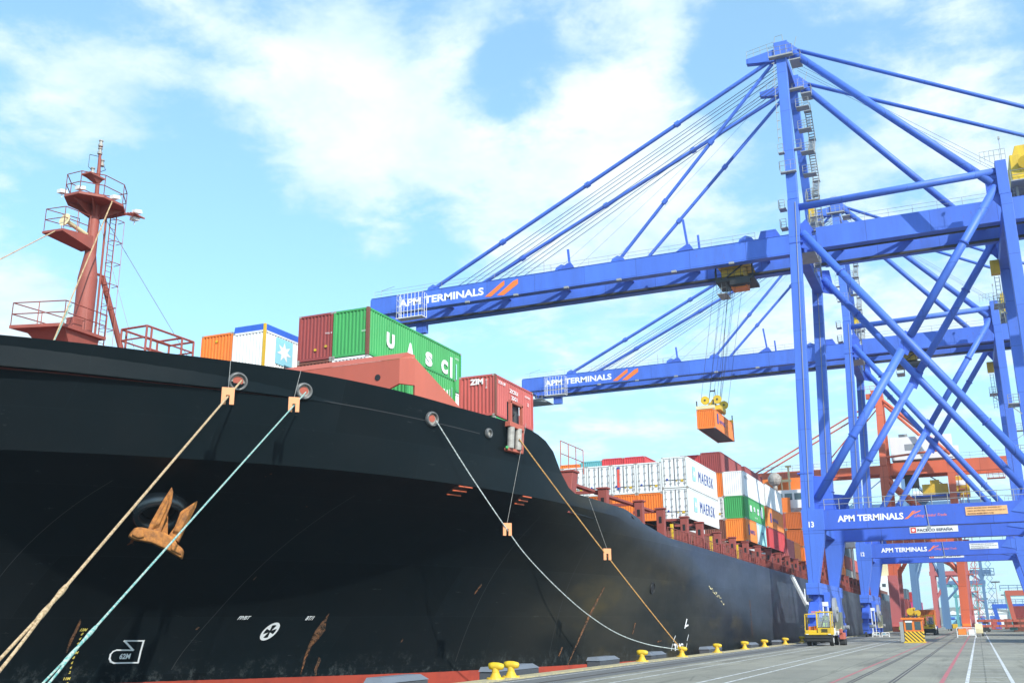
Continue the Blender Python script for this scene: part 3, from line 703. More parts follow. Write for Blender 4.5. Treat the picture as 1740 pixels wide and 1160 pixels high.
# --- lashing pillars along the deck edge, walkways and hatch coamings
def pillar(y, zt=10.5, w=.5, x0=-21.62, x1=-21.0, lean=0):
    p = MB(); z0 = ztop(y)-1.15
    p.hexa([(x0, y, z0), (x1, y, z0), (x1, y+w, z0), (x0, y+w, z0), (x0, y+lean, zt), (x1, y+lean, zt), (x1, y+w+lean, zt), (x0, y+w+lean, zt)])
    p.box(x0-.1, x1+.08, y-.08+lean, y+w+.08+lean, zt, zt+.12)
    o = p.build('lashing_pillar', 'deckred', ship, bevel=.03)
    h = MB(); h.prism([(x0+.2, zt-1.05), (x1-.2, zt-1.05), (x1-.2, zt-.55), (x0+.2, zt-.55)], 1, y+lean*.9-.012, y+lean*.9); h.build('access_hole', 'black', o)
    b = MB(); b.box(x0-1.9, x0, y+.15+lean, y+.4+lean, zt-.22, zt-.02); b.build('outreach_beam', 'deckred', o)
    return o
pillar(55.9, 10.9, .9, x0=-22.1, x1=-21.1, lean=.9)
PY_ = [62.7, 70.6, 76.2, 83.3, 88.5, 95.2, 101.8, 108.2, 114.9, 121.4, 128.0, 134.6, 141.3, 148.0, 154.6, 161.2, 168, 174.6, 181.2, 188, 194.6, 201, 208, 214.6, 221, 228, 235, 242, 249, 256, 263, 270]
for y in PY_: pillar(y, 10.55 if y < 90 else 10.2)
dg = MB()
for a, c_ in ((56.8, 62.2), (63.6, 70.3), (71.7, 75.6)):
    dg.box(-22.0, -21.6, a-.6, c_-.05, 10.3, 10.45)
dg.build('lashing_bridge', 'deckred', ship)
rl_ = MB(); rl_.rail([(-21.4, 55.6, 11.1), (-21.4, 59.5, 11.1)], 1.5, 1.0, .03, 1); rl_.rail([(-22.4, 55.6, 11.1), (-30, 55.6, 11.1)], 1.5, 1.6, .03, 1); rl_.build('bridge_railing', 'salmon', ship)
rl_ = MB()
for a, c_ in zip(PY_[2:], PY_[3:]): rl_.rail([(-20.95, a+.7, ztop(c_)-1.1), (-20.95, c_-.05, ztop(c_)-1.1)], 2.1, .9, .035, 2)
rl_.build('deck_railing', 'deckred', ship)
hc = MB(); hc.box(-57, -23.3, 92, 160, 7.0, 10.3); hc.box(-57, -23.3, 163, 176, 7, 10.3); hc.box(-57, -23.3, 193, 276, 7, 10.3)
hc.box(-55, -28.5, 56, 90, 7.5, 11.0); hc.box(-53, -26.0, 48.5, 61.8, 11.0, 11.6)
hc.build('hatch_cover', 'brown', ship)
pk = MB(); random.seed(3)
for k in range(60):
    y = 74+k*3.3+random.uniform(-1, 1); pk.box(-23.2, -22.6, y, y+random.uniform(.3, 1.3), 7.2, random.uniform(8.6, 10.0))
pk.build('deck_lockers', 'deckred', ship)
for y in (79.3, 92.6, 103.9): 
    m_ = MB(); m_.box(-21.4, -21.2, y, y+.3, 7.4, 9.7); m_.build('fire_hose_rack', 'yellow', ship)
m_ = MB(); m_.tube((-22.0, 221.3, 8), (-22, 221.3, 17.2), .16, n=8); m_.tube((-22.0, 223.8, 8), (-22, 223.8, 17), .12, n=8); m_.box(-23.4, -21.2, 220.6, 224.4, 16.8, 18.2); m_.build('gantry_post', 'white', ship)

# --- accommodation block
ac = MB(); ac.box(-57, -27.2, 178, 190, 7, 20.9); ac.box(-58, -21.8, 178.6, 189, 20.9, 24.0)
acc = ac.build('accommodation_block', 'white', ship)
w_ = MB()
for k in range(22): 
    x = -57+k*1.62; w_.box(x, x+1.25, 178.56, 178.62, 22.3, 23.4)
for k in range(6): y = 179+k*1.6; w_.box(-21.81, -21.77, y, y+1.2, 22.3, 23.4)
w_.build('bridge_window', 'glass', acc)
m_ = MB(); m_.box(-40, -24.6, 180, 188, 24.0, 26.2); m_.build('monkey_island_cover', 'orange', acc)
m_ = MB()
import math as _m
for i in range(8):
    for j in range(12):
        def S_(i, j):
            a, b_ = _m.pi*i/8, 2*_m.pi*j/12; return (-29.3+1.15*_m.sin(a)*_m.cos(b_), 178.5+1.15*_m.sin(a)*_m.sin(b_), 25.9+1.2*_m.cos(a))
        m_.poly([S_(i, j), S_(i+1, j), S_(i+1, j+1), S_(i, j+1)])
m_.tube((-29.3, 178.5, 23.9), (-29.3, 178.5, 25), .4, n=8)
m_.build('radar_dome', 'ringmetal', acc, smooth=True)
m_ = MB(); m_.tube((-26.9, 178.8, 24), (-26.9, 178.8, 28.2), .18, n=8); m_.box(-28.6, -26.6, 178.6, 179, 25.4, 25.8); m_.box(-27.4, -26.4, 178.5, 179.1, 27.9, 28.2); m_.tube((-28.2, 178.8, 24), (-28.2, 178.8, 26.4), .12, n=8); m_.build('signal_mast', 'cream', acc)
m_ = MB(); m_.box(-28.4, -26.9, 177.6, 178, 16, 22.6); m_.build('stair_casing', 'orange', acc)

# ================================================================== THINGS ON THE SHIP
an = thing('anchor', (-31.9, 35.0, 6.6), 'rusty orange stockless anchor hanging flukes-up against the black bow under its hawse ring', 'anchor')
au, an_ = V((.73, .68, 0)).normalized(), V((.68, -.73, 0)).normalized()
ac0 = V((-31.5, 34.3, 0))+an_*1.6
def AP(u, z, d=0): return ac0+au*u+an_*d+V((0, 0, z))
def aslab(mb, prof, d0, d1, inset=0.0):
    n = len(prof); cu = sum(p[0] for p in prof)/n; cz = sum(p[1] for p in prof)/n
    fr = [AP(cu+(u-cu)*(1-inset), cz+(z-cz)*(1-inset), d1) for u, z in prof]; bk_ = [AP(u, z, d0) for u, z in prof]
    mb.poly(bk_+fr, [tuple(range(n-1, -1, -1)), tuple(range(n, 2*n))]+[(i, (i+1) % n, n+(i+1) % n, n+i) for i in range(n)])
m_ = MB(); aslab(m_, [(-1.40, 5.74), (-1.33, 5.90), (-1.17, 6.13), (-.95, 6.14), (-.71, 6.10), (-.2, 6.0), (.11, 5.90), (.48, 5.7), (.59, 5.47), (.82, 5.28), (.87, 5.15), (.83, 4.83), (.25, 5.17), (-.44, 5.48), (-.80, 5.55), (-1.15, 5.60)], -.32, .22, .07)
aslab(m_, [(-1.28, 5.78), (-1.12, 6.02), (-.78, 6.02), (-.72, 5.68), (-1.0, 5.64)], .2, .34, .12); aslab(m_, [(.3, 5.55), (.56, 5.4), (.76, 5.2), (.77, 4.98), (.3, 5.2)], .2, .32, .12)
m_.build('crown', 'rust', an, bevel=.07)
m_ = MB(); aslab(m_, [(-.66, 6.0), (-.59, 6.26), (-.14, 7.26), (.02, 7.56), (.17, 7.84), (.24, 7.62), (.22, 7.16), (.02, 6.45), (-.12, 5.9)], -.16, .08, .03); aslab(m_, [(-.52, 6.0), (-.05, 7.1), (.13, 7.6), (.12, 7.1), (-.22, 6.1)], .08, .24, .25); m_.build('fluke', 'rust', an, bevel=.045)
m_ = MB(); aslab(m_, [(.15, 5.75), (.40, 6.16), (.50, 6.5), (.58, 6.80), (.95, 7.08), (1.25, 7.30), (1.2, 7.0), (1.09, 6.72), (.80, 5.99), (.62, 5.5)], -.16, .08, .03); aslab(m_, [(.3, 5.9), (.68, 6.75), (1.05, 7.02), (.95, 6.65), (.62, 5.8)], .08, .24, .22); m_.build('fluke', 'rust', an, bevel=.045)
m_ = MB(); m_.bar(AP(.0, 5.7, -.1), AP(-.05, 7.0, -1.9), .32, .28); m_.build('shank', 'rust', an, bevel=.03)

# ---------------------------------------------------------- containers
_cm = {}
def cont_meshes(L, H, kind, ck, fk):
    key = (L, H, kind, ck, fk)
    if key in _cm: return _cm[key]
    W = 2.438; h = W/2; parts = []
    m = MB(); zb, zt = .16, H-.1
    def corr(p, q, dep, pitch, nrm):   # trapezoid corrugation between plan points
        p = V(p); q = V(q); Ln = (q-p).length; n = max(3, int(round(Ln/pitch))); d = (q-p)/n; nv = V(nrm)*dep
        for k in range(n):
            a = p+d*k; c = [a, a+d*.28, a+d*.42-nv, a+d*.86-nv, a+d]
            c[2] = a+d*.40-nv; c[3] = a+d*.78-nv; c.insert(4, a+d*.92) if False else None
            pts = [a, a+d*.30, a+d*.42-nv, a+d*.86-nv, a+d*.98, a+d]
            for s, t in zip(pts, pts[1:]): m.poly([(s.x, s.y, zb), (t.x, t.y, zb), (t.x, t.y, zt), (s.x, s.y, zt)])
    if kind == 'reefer':
        for sx in (-1, 1): m.poly([(sx*(h-.03), .1, zb), (sx*(h-.03), L-.1, zb), (sx*(h-.03), L-.1, zt), (sx*(h-.03), .1, zt)])
        m.poly([(-h+.08, .06, zb), (h-.08, .06, zb), (h-.08, .06, zt), (-h+.08, .06, zt)])
    else:
        for sx in (-1, 1): corr((sx*(h-.02), .12, 0), (sx*(h-.02), L-.12, 0), .05, .278, (sx, 0, 0))
        corr((-h+.1, .02, 0), (h-.1, .02, 0), .055, .25, (0, -1, 0))
    m.poly([(-h+.08, L-.05, zb), (h-.08, L-.05, zb), (h-.08, L-.05, zt), (-h+.08, L-.05, zt)])
    m.poly([(-h+.03, .05, zt+.04), (h-.03, .05, zt+.04), (h-.03, L-.05, zt+.04), (-h+.03, L-.05, zt+.04)])
    m.cur = 1
    m.poly([(-h+.05, .05, .1), (h-.05, .05, .1), (h-.05, L-.05, .1), (-h+.05, L-.05, .1)])
    parts.append(('body', m, [ck, 'dark']))
    f = MB()
    for sx in (-1, 1):
        for y0, y1 in ((0, .16), (L-.16, L)):
            x0, x1 = sorted((sx*h, sx*(h-.13))); f.box(x0, x1, y0, y1, 0, H)
        x0, x1 = sorted((sx*(h-.003), sx*(h-.07))); f.box(x0, x1, .16, L-.16, H-.12, H-.01); f.box(x0, x1, .16, L-.16, .03, .18)
    for y0, y1 in ((.005, .1), (L-.1, L-.005)): f.box(-h+.13, h-.13, y0, y1, H-.13, H-.01); f.box(-h+.13, h-.13, y0, y1, .02, .17)
    parts.append(('frame', f, [fk]))
    c = MB()
    for sx in (-1, 1):
        for y0 in (-.004, L-.174):
            for z0 in (-.004, H-.116):
                x0, x1 = sorted((sx*(h+.004), sx*(h-.16))); c.box(x0, x1, y0, y0+.178, z0, z0+.12)
    parts.append(('corner_castings', c, ['ringmetal']))
    if kind == 'reefer':
        d = MB(); d.box(-.02, .02, .0, .06, zb, zt); d.box(-h+.14, h-.14, .02, .06, zb+.55, zb+.6)
        parts.append(('door_gasket', d, ['dark']))
        r = MB()
        for x in (-.95, -.38, .38, .95):
            r.tube((x, -.02, zb), (x, -.02, zt), .026, n=6); r.box(x-.06, x+.06, -.04, .05, 1.15, 1.3)
            for z in (.4, 1.9, H-.35): r.box(x-.09, x+.09, -.03, .05, z, z+.07)
        parts.append(('lock_rods', r, ['grey']))
        t = MB(); t.box(.55, .8, -.0, .055, .55, .75); t.box(.1, .2, 0, .055, .6, .68); parts.append(('warning_label', t, ['yellow']))
        t = MB(); t.tube((-.75, .0, .8), (-.75, .055, .8), .1, n=10); parts.append(('round_label', t, ['letterblue']))
    out = []
    for nm, mb, mats in parts:
        me = bpy.data.meshes.new(nm); me.from_pydata(mb.v, [], mb.f)
        for x in mats: me.materials.append(M[x])
        for p, i in zip(me.polygons, mb.m): p.material_index = i
        me.update(); out.append((nm, me))
    _cm[key] = out; return out

def container(x, y, z, color, label, L=12.192, H=2.591, kind='dry', frame=None, group='containers stacked on the ship', cat='shipping container', name='shipping_container', detail=True):
    """x is the quay-side face, y the face nearest the camera, z the floor"""
    ck = color if color in M else 'c_'+color; fk = frame or ck
    t = thing(name, (x-1.219, y, z), label, cat, group)
    for nm, me in cont_meshes(L, H, kind, ck, fk):
        if not detail and nm in ('corner_castings', 'warning_label', 'round_label'): continue
        o = bpy.data.objects.new(nm, me); COL.objects.link(o); o.parent = t
    return t
def side_text(t, text, y, z, w, h, mat='wletter', bold=.04, name='lettering', spacing=1.0):
    m = MB(); o = world_loc(t)+V((1.219, y, z)); letter(m, text, o, PY, w, h, bold=bold, off=.014, spacing=spacing); return m.build(name, mat, t)
def end_text(t, text, x, z, w, h, mat='wletter', bold=.04, name='lettering'):
    m = MB(); o = world_loc(t)+V((x, 0, z)); letter(m, text, o, PX, w, h, bold=bold, off=.02); return m.build(name, mat, t)
def side_rect(t, y, z, w, h, mat, name='marking_panel'):
    m = MB(); flat(m, [(0, 0), (w, 0), (w, h), (0, h)], world_loc(t)+V((1.219, y, z)), PY, off=.008); return m.build(name, mat, t)
G1 = 'containers above the bow'
# bow bay
c = container(-40.75, 49, 17.42, 'orange', 'plain orange container at the left end of the row above the bow', H=2.591, group=G1, detail=True)
m_ = MB(); m_.tube(world_loc(c)+V((0, -.03, 2.1)), world_loc(c)+V((0, .02, 2.1)), .09, n=8); m_.build('round_label', 'yellow', c)
c = container(-38.25, 49, 17.42, 'white', 'white open-top container with blue tarpaulin roof and pale blue star panel, beside the orange one', H=2.45, frame='c_white', group=G1)
L0 = world_loc(c); m_ = MB()
m_.hexa([L0+V(p) for p in ((-1.2, .03, 2.42), (1.2, .03, 2.42), (1.2, 12.15, 2.42), (-1.2, 12.15, 2.42), (-1.16, .06, 2.86), (1.16, .06, 2.86), (1.16, 12.1, 2.86), (-1.16, 12.1, 2.86))]); m_.build('tarpaulin_roof', 'c_blue', c)
m_ = MB(); m_.box(L0.x+1.1, L0.x+1.23, L0.y-.02, L0.y+.13, L0.z, L0.z+2.85); m_.build('rusty_corner_post', 'yellow2', c)
side_rect(c, 1.15, .55, 1.75, 1.7, 'star', 'star_panel')
m_ = MB(); pts = []
for k in range(14):
    a = math.pi/2+k*math.pi/7; r = .66 if k % 2 == 0 else .3; pts.append((2.02+1.15*r*math.cos(a), 1.42+r*math.sin(a)))
flat(m_, pts, L0+V((1.219, 0, 0)), PY, off=.018); m_.build('seven_pointed_star', 'wletter', c)
c = container(-33.3, 49, 17.43, 'maroon', 'brownish red container left of the large green one above the bow', H=2.896, group=G1)
for x, z in ((.05, .65), (.8, .8)):
    m_ = MB(); m_.tube(world_loc(c)+V((x, -.03, z)), world_loc(c)+V((x, .02, z)), .085, n=8); m_.build('round_label', 'yellow', c)
end_text(c, 'TRIU 8', .72, 1.55, .5, .1, bold=.0)
c = container(-30.8, 49, 17.43, 'green', 'large green container reading UASC on its side, highest one above the bow', H=2.896, frame='c_green', group=G1)
L0 = world_loc(c); m_ = MB(); m_.box(L0.x+1.07, L0.x+1.235, L0.y-.02, L0.y+.18, L0.z, L0.z+2.9); m_.build('rusty_corner_post', 'brown', c)
for t_, y in (('U', 2.1), ('A', 4.55), ('S', 7.0), ('C', 9.2)): side_text(c, t_, y, .95, .95, .95, bold=.07)
side_rect(c, 10.5, .75, .32, 1.55, 'wletter'); side_text(c, 'UACU 5', 11.2, 2.3, .6, .12, bold=0); side_rect(c, 11.35, .9, .16, 1.1, 'c_cyan')
end_text(c, 'UACU', .78, 1.4, .28, .1, bold=0)
c = container(-28.1, 49, 14.3, 'green', 'smaller green container low under the UASC one, behind the red breakwater', L=6.058, group=G1)
side_text(c, 'U', 4.4, 1.0, .6, .7, bold=.06); side_rect(c, 5.2, .9, .07, .9, 'wletter'); side_rect(c, 5.5, .9, .07, 1.1, 'c_cyan')
container(-30.8, 49, 14.5, 'white', 'white container whose end shows beneath the UASC box, left of the ZIM box', H=2.896, group=G1)
for x, n_ in ((-33.3, 'behind the maroon box'), (-38.25, 'under the star box'), (-40.75, 'under the plain orange box')):
    container(x, 49, 14.5, 'brown', 'brown container hidden by the bow rail, '+n_, H=2.896, group=G1)
c = container(-25.25, 54.7, 14.33, 'brick', 'short brick red container reading ZIM, beside the roller fairlead at the forecastle corner', L=6.058, group=G1)
end_text(c, 'ZIM', -.45, 2.0, .9, .36, bold=.05); end_text(c, 'ZCSU 27', .62, 1.7, .1, .6, bold=0)
side_text(c, 'ZCSU 287', .5, 2.1, 1.1, .18, bold=.02); side_text(c, 'ZIM', 2.1, .62, 1.6, .62, bold=.06)
side_text(c, 'ZCSU', 2.2, 1.85, 1.3, .24, bold=.03); side_text(c, '22G1', 2.5, 1.45, .9, .24, bold=.03); side_text(c, '30480', 4.6, 2.0, .9, .13, bold=0); side_text(c, '22', 5.0, 1.5, .3, .2, bold=0)
m_ = MB(); m_.box(-25.25, -25.2, 54.68, 54.9, 14.33, 16.9); m_.build('worn_corner_post', 'brown', c)
container(-25.25, 54.7, 11.7, 'blue', 'blue container mostly hidden beneath the short ZIM one', L=6.058, frame='c_green', group=G1)

# the midships bays
def CX(k): return -23.2-2.5*k
G2 = 'containers in the forward midships bay'
def maersk(z, which):
    c = container(CX(0), 93, z, 'white', which, H=2.896, kind='reefer', frame='c_white', group=G2)
    side_text(c, 'MAERSK', 4.3, .95, 6.2, 1.1, mat='letterblue', bold=.0, spacing=1.3)
    side_rect(c, 2.0, .85, 1.15, 1.35, 'c_cyan', 'star_panel')
    pts = []; m_ = MB()
    for k in range(14):
        a = math.pi/2+k*math.pi/7; r = .46 if k % 2 == 0 else .2; pts.append((2.57+r*math.cos(a), 1.52+r*math.sin(a)))
    flat(m_, pts, world_loc(c)+V((1.219, 0, 0)), PY, off=.018); m_.build('seven_pointed_star', 'wletter', c); return c
maersk(14.33, 'upper of two white reefer containers reading MAERSK at the quay edge of the ship')
maersk(11.40, 'lower of two white reefer containers reading MAERSK, hanging out over the red pillars')
RF = ['first', 'second', 'third', 'fourth', 'fifth']
for k in range(1, 6):
    c = container(CX(k), 93, 13.98, 'white', '%s white reefer container left of the upper MAERSK box%s' % (RF[k-1], ', with a red name strip' if k == 2 else ''), H=2.896, kind='reefer', frame='c_white', group=G2)
    if k == 2:
        m_ = MB(); flat(m_, [(0, .1), (.3, .1), (.3, 2.0), (0, 2.0)], world_loc(c)+V((-.62, 0, .5)), PX, off=.03); m_.build('name_strip', 'letterred', c)
        m_ = MB(); flat(m_, [(0, 0), (.36, 0), (.36, .2), (0, .2)], world_loc(c)+V((-.65, 0, .5)), PX, off=.035); flat(m_, [(0, 1.95), (.36, 1.95), (.36, 2.15), (0, 2.15)], world_loc(c)+V((-.65, 0, .5)), PX, off=.035)
        m_.build('strip_ends', 'letterblue', c)
for k, col, H in ((1, 'orange', 2.591), (2, 'orange', 2.591), (3, 'dorange', 2.591), (4, 'brick', 2.591), (5, 'white', 2.591)):
    container(CX(k), 93, 11.37, col, ['', 'orange container directly left of the lower MAERSK box', 'orange container two places left of the lower MAERSK box, behind a red pillar', 'darker orange container under the reefer row', 'brick red container under the fourth reefer', 'white container at the low left end behind the slanting pillar'][k], H=H, group=G2)
G3 = 'containers in the bay behind the reefers'
for k, col, z, lb in ((3, 'red', 17.15, 'bright crimson container above and behind the white reefer row'), (4, 'red', 17.15, 'crimson container left half of the red pair over the reefers'), (5, 'teal', 17.0, 'teal green container left of the crimson pair over the reefers'), (6, 'orange', 16.8, 'orange container at the top left end of the midships stacks')):
    container(CX(k)-.4, 106.3, z, col, lb, group=G3)
for k in (3, 4, 5, 6): container(CX(k)-.4, 106.3, 14.2, 'brown', 'brown container hidden behind the reefer row, in the %s stack' % ['', '', '', 'fourth', 'fifth', 'sixth', 'seventh'][k], H=2.7, group=G3)
G4 = 'containers in the middle bays'
c = container(CX(0), 119.6, 16.45, 'white', 'long white container on top of the green UASD-lettered one', H=2.896, group=G4); side_text(c, 'HLXU 6', .6, 2.1, 2.4, .35, mat='letterblack', bold=0)
c = container(CX(0), 119.6, 13.85, 'green', 'bright green container with big white lower-case letters, between white and orange ones', group=G4)
for ch, y in (('u', 2.7), ('a', 4.9), ('s', 7.2)): side_text(c, ch, y, .95, 1.1, .8, bold=.1)
side_text(c, 'd', 9.2, .8, 1.5, 1.4, bold=.12); side_text(c, 'uasc.net', 5.4, .4, 1.8, .22, bold=.0)
def hapag(c, y, s=1.0, tx='HAPAG'):
    side_rect(c, y, .75, .8*s, 1.2, 'letterblue', 'logo_panel'); side_text(c, tx, y+1.3*s, .95, 3.6*s, .5, mat='letterblue', bold=.02)
c = container(CX(0), 119.6, 11.25, 'orange2', 'short orange container with a blue logo at the bottom of its stack beside the pillars', L=6.058, group=G4); hapag(c, 1.0, .8, 'HAPAG')
c = container(CX(0), 125.75, 11.25, 'cyan', 'short pale cyan and white container right of the orange one with the blue logo', L=6.058, group=G4); side_rect(c, .2, .25, 1.4, 2.1, 'c_white'); side_text(c, 'M', 3.0, 1.1, 1.2, .6, mat='letterblue', bold=.0)
for z, col, H, kd, lb in ((19.2, 'maroon', 2.591, 'dry', 'maroon container peeking over the tall MAERSK box, left of its stack'), (16.4, 'orange', 2.896, 'dry', 'narrow glimpse of orange container just right of the upper MAERSK box'), (13.8, 'white', 2.591, 'reefer', 'white reefer seen in the gap between the MAERSK and green containers'), (11.2, 'brown', 2.591, 'dry', 'brown container at the foot of the gap beside the lower MAERSK box')):
    container(CX(1), 119.6, z, col, lb, H=H, kind=kd, group=G4)
c = container(CX(0), 133.7, 16.6, 'white', 'clean white container at the top of the second quayside stack, nearer the crane leg', H=2.896, group=G4)
c = container(CX(0), 133.7, 13.98, 'orange2', 'long orange container with dark blue logo panel, under the clean white one', group=G4); hapag(c, 2.0, 1.2, 'HAPAG')
c = container(CX(0), 133.7, 11.35, 'red', 'long dull red container below the orange one with the logo panel', group=G4)
M['c_red2'] = paint('container_red2', (.46, .06, .075), .55, .3); 
for z in (19.3,): container(CX(1), 134, z+.1, 'maroon', 'maroon container standing one tier above its neighbours, highest behind the white ones', group=G4)
container(CX(1), 134, 16.7, 'brown', 'brown container beneath the highest maroon one', group=G4)
container(CX(2), 119.6, 19.0, 'red', 'small glimpse of bright red container roof left of the maroon tops', group=G4)
G5 = 'containers ahead of the bridge'
container(CX(0), 147.8, 10.9, 'pink', 'short faded pink container low down just before the crane leg', L=6.058, group=G5)
container(CX(0), 154.0, 10.9, 'orange2', 'short orange container touching the crane leg, right of the faded pink one', L=6.058, group=G5)
container(CX(0), 163.5, 16.1, 'dorange', 'upper dark orange container facing the camera below the white bridge', group=G5)
container(CX(0), 163.5, 13.4, 'dorange', 'lower dark orange container below the white bridge', group=G5)
container(CX(0), 163.5, 10.7, 'orange', 'bottom orange container of the stack below the white bridge', group=G5)
container(CX(1), 163.5, 16.1, 'brick', 'brick red container one place inboard of the upper dark orange one', group=G5)
container(CX(1), 163.5, 13.4, 'brown', 'brown container one place inboard of the lower dark orange one', group=G5)
G6 = 'containers seen between the crane legs'
for k, y, z, col, lb in ((0, 192.5, 15.2, 'orange2', 'orange container at the top left edge of the gap between the crane legs'), (0, 192.5, 12.6, 'pink', 'pink container in the middle of the narrow slot between the blue legs'), (0, 192.5, 10.0, 'brick', 'brick red container low in the narrow slot between the blue legs'),
                         (0, 205.5, 12.7, 'orange', 'orange container left of the grey and maroon ends, upper'), (0, 205.5, 10.1, 'orange2', 'light orange container left of the grey end, lower'), (0, 205.5, 15.3, 'orange', 'orange container topmost left of the slate grey end'),
                         (0, 219.5, 15.2, 'slate', 'slate grey container end topmost between the blue crane legs'), (0, 219.5, 12.6, 'maroon', 'maroon container end between slate and grey ones'), (0, 219.5, 9.9, 'grey', 'grey container end below the maroon one between the crane legs'),
                         (0, 233, 12.6, 'brick', 'brick red container behind the slate grey stack'), (0, 233, 9.9, 'brown', 'brown container behind the grey container end'),
                         (0, 247, 12.5, 'slate', 'dark slate container near the stern, upper'), (0, 247, 9.9, 'maroon', 'maroon container near the stern, lower'),
                         (0, 261, 9.9, 'brick', 'last brick red container at the stern')):
    container(CX(k), y, z, col, lb, group=G6, detail=False)

# ---------------------------------------------------------- mooring ropes and rat guards
def catenary(a, b_, sag, n=24):
    a = V(a); b_ = V(b_); return [a.lerp(b_, i/n)-V((0, 0, sag*4*(i/n)*(1-i/n))) for i in range(n+1)]
def rope(pts, r, mat, label, name='mooring_rope'):
    m = MB(); m.sweep(pts, r, 8); return m.top(name, mat, pts[-1] if isinstance(pts[-1], tuple) else tuple(pts[-1]), label, 'rope', 'mooring ropes from the bow')
def smoothpts(P, n=8):
    P = [V(p) for p in P]; out = []
    for i in range(len(P)-1):
        a, b_, c_, d = P[max(i-1, 0)], P[i], P[i+1], P[min(i+2, len(P)-1)]
        for k in range(n):
            t = k/n; out.append(.5*((2*b_)+(-a+c_)*t+(2*a-5*b_+4*c_-d)*t*t+(-a+3*b_-3*c_+d)*t**3))
    out.append(P[-1]); return out
S1, E1 = V((-26.9, 33.1, 12.0)), V((-17.6, 14.07, .5)); S2, E2 = V((-25.5, 35.7, 11.9)), V((-17.6, 15.54, .5))
def yrope(S, E, tsp, r, mat, label, d):
    """a line that forks into the two sides of its eye at tsp"""
    m = MB(); P = S.lerp(E, tsp)
    m.sweep([S.lerp(P, i/20) for i in range(21)], r, 8)
    m.sweep([S.lerp(E, tsp-.045+.012*i) for i in range(7)], lambda i: r*(1.45+.35*math.sin(i*1.7)), 8)
    for s in (-1, 1):
        m.sweep([P.lerp(E+V(d)*s, i/10)+V(d)*s*.25*math.sin(math.pi*i/10) for i in range(11)], r*.9, 8)
    return m.top('mooring_rope', mat, tuple(E), label, 'rope', 'mooring ropes from the bow')
yrope(S1, E1, .82, .040, 'rope_cream', 'thick cream mooring rope running from the first bow opening down to the lower left corner', (.0, .34, .2))
yrope(S2, E2, .90, .029, 'rope_teal', 'pale green speckled mooring rope crossing in front of the anchor', (.0, .3, .18))
rope(smoothpts([(-22.75, 42.5, 11.62), (-21.9, 44.7, 9.1), (-21.0, 46.9, 6.7), (-20.6, 48.56, 5.42), (-20.0, 51.3, 3.88), (-19.5, 54.38, 2.60), (-19.0, 57.9, 1.58), (-18.5, 62.0, .92), (-17.95, 66.6, .52), (-17.7, 67.3, .4)]), .03, 'rope_grey', 'thin grey mooring rope sagging in a long curve to the bollards')
rope([V((-21.15, 48.9, 11.6)).lerp(V((-17.7, 67.0, .45)), i/16)+V((0, 0, -.5*4*(i/16)*(1-i/16)*.35)) for i in range(17)], .036, 'rope_orange', 'taut tan mooring rope from the red roller fairlead to a yellow bollard')
def ratguard(p, along, s, string_top, label):
    p = V(p); t = thing('rat_guard', p, label, 'rat guard', 'orange rat guards hung on the ropes')
    d = V(along).normalized(); w = V((.75, .66, 0)).normalized()*s*.36; h = V((0, 0, 1))*s*.5; dp = V((.66, -.75, 0)).normalized()*.05
    m = MB()
    def plate(u0, u1, v0, v1):
        q = [p+w*u0*2+h*v0*2, p+w*u1*2+h*v0*2, p+w*u1*2+h*v1*2, p+w*u0*2+h*v1*2]; m.hexa([q[0]-dp, q[1]-dp, q[1]+dp, q[0]+dp, q[3]-dp, q[2]-dp, q[2]+dp, q[3]+dp])
    plate(-.5, .5, .05, .5); plate(-.5, -.14, -.5, .05); plate(.14, .5, -.5, .05)
    m.build('slotted_plate', 'tagorange', t)
    m = MB(); m.tube(p+h, string_top, .012, n=4); m.build('lanyard', 'string', t); return t
ratguard((-25.97, 31.2, 10.88), (1, 0, 0), .68, (-27.2, 32.7, 12.8), 'orange slotted plate on the thick cream rope, leftmost of the four')
ratguard((-24.81, 33.94, 10.95), (1, 0, 0), .62, (-25.6, 35.4, 12.8), 'orange slotted plate on the pale green rope near the bow rail')
ratguard((-21.0, 46.9, 6.72), (1, 0, 0), .62, (-21.3, 50.2, 12.7), 'orange slotted plate halfway down the thin grey sagging rope')
ratguard((-19.4, 57.6, 6.05), (1, 0, 0), .66, (-20.75, 58.5, 9.5), 'orange slotted plate on the taut tan rope, lowest of the four')

# ---------------------------------------------------------- bollards and fenders
def bollard(y, label):
    t = thing('bollard', (-17.72, y, .06), label, 'bollard', 'yellow bollards along the quay edge')
    b_ = V((-17.72, y, .06)); m = MB(); m.tube(b_, b_+V((0, 0, .07)), .42, .40, n=14); m.build('base_plate', 'yellow2', t)
    m = MB(); m.tube(b_+V((0, 0, .07)), b_+V((0, 0, .26)), .27, .17, n=14, cap=False); m.tube(b_+V((0, 0, .26)), b_+V((0, 0, .48)), .17, .16, n=14, cap=False)
    m.build('post', 'yellow2', t, smooth=True)
    m = MB(); a = b_+V((0, 0, .5))
    m.sweep([a+V((-.32, -.0, .04)), a+V((-.30, 0, .06)), a+V((-.12, 0, .06)), a+V((.15, 0, .05)), a+V((.36, 0, .03)), a+V((.42, 0, .02))], lambda i: (.03, .14, .17, .165, .13, .03)[i], 12)
    m.build('horned_head', 'yellow', t, smooth=True); return t
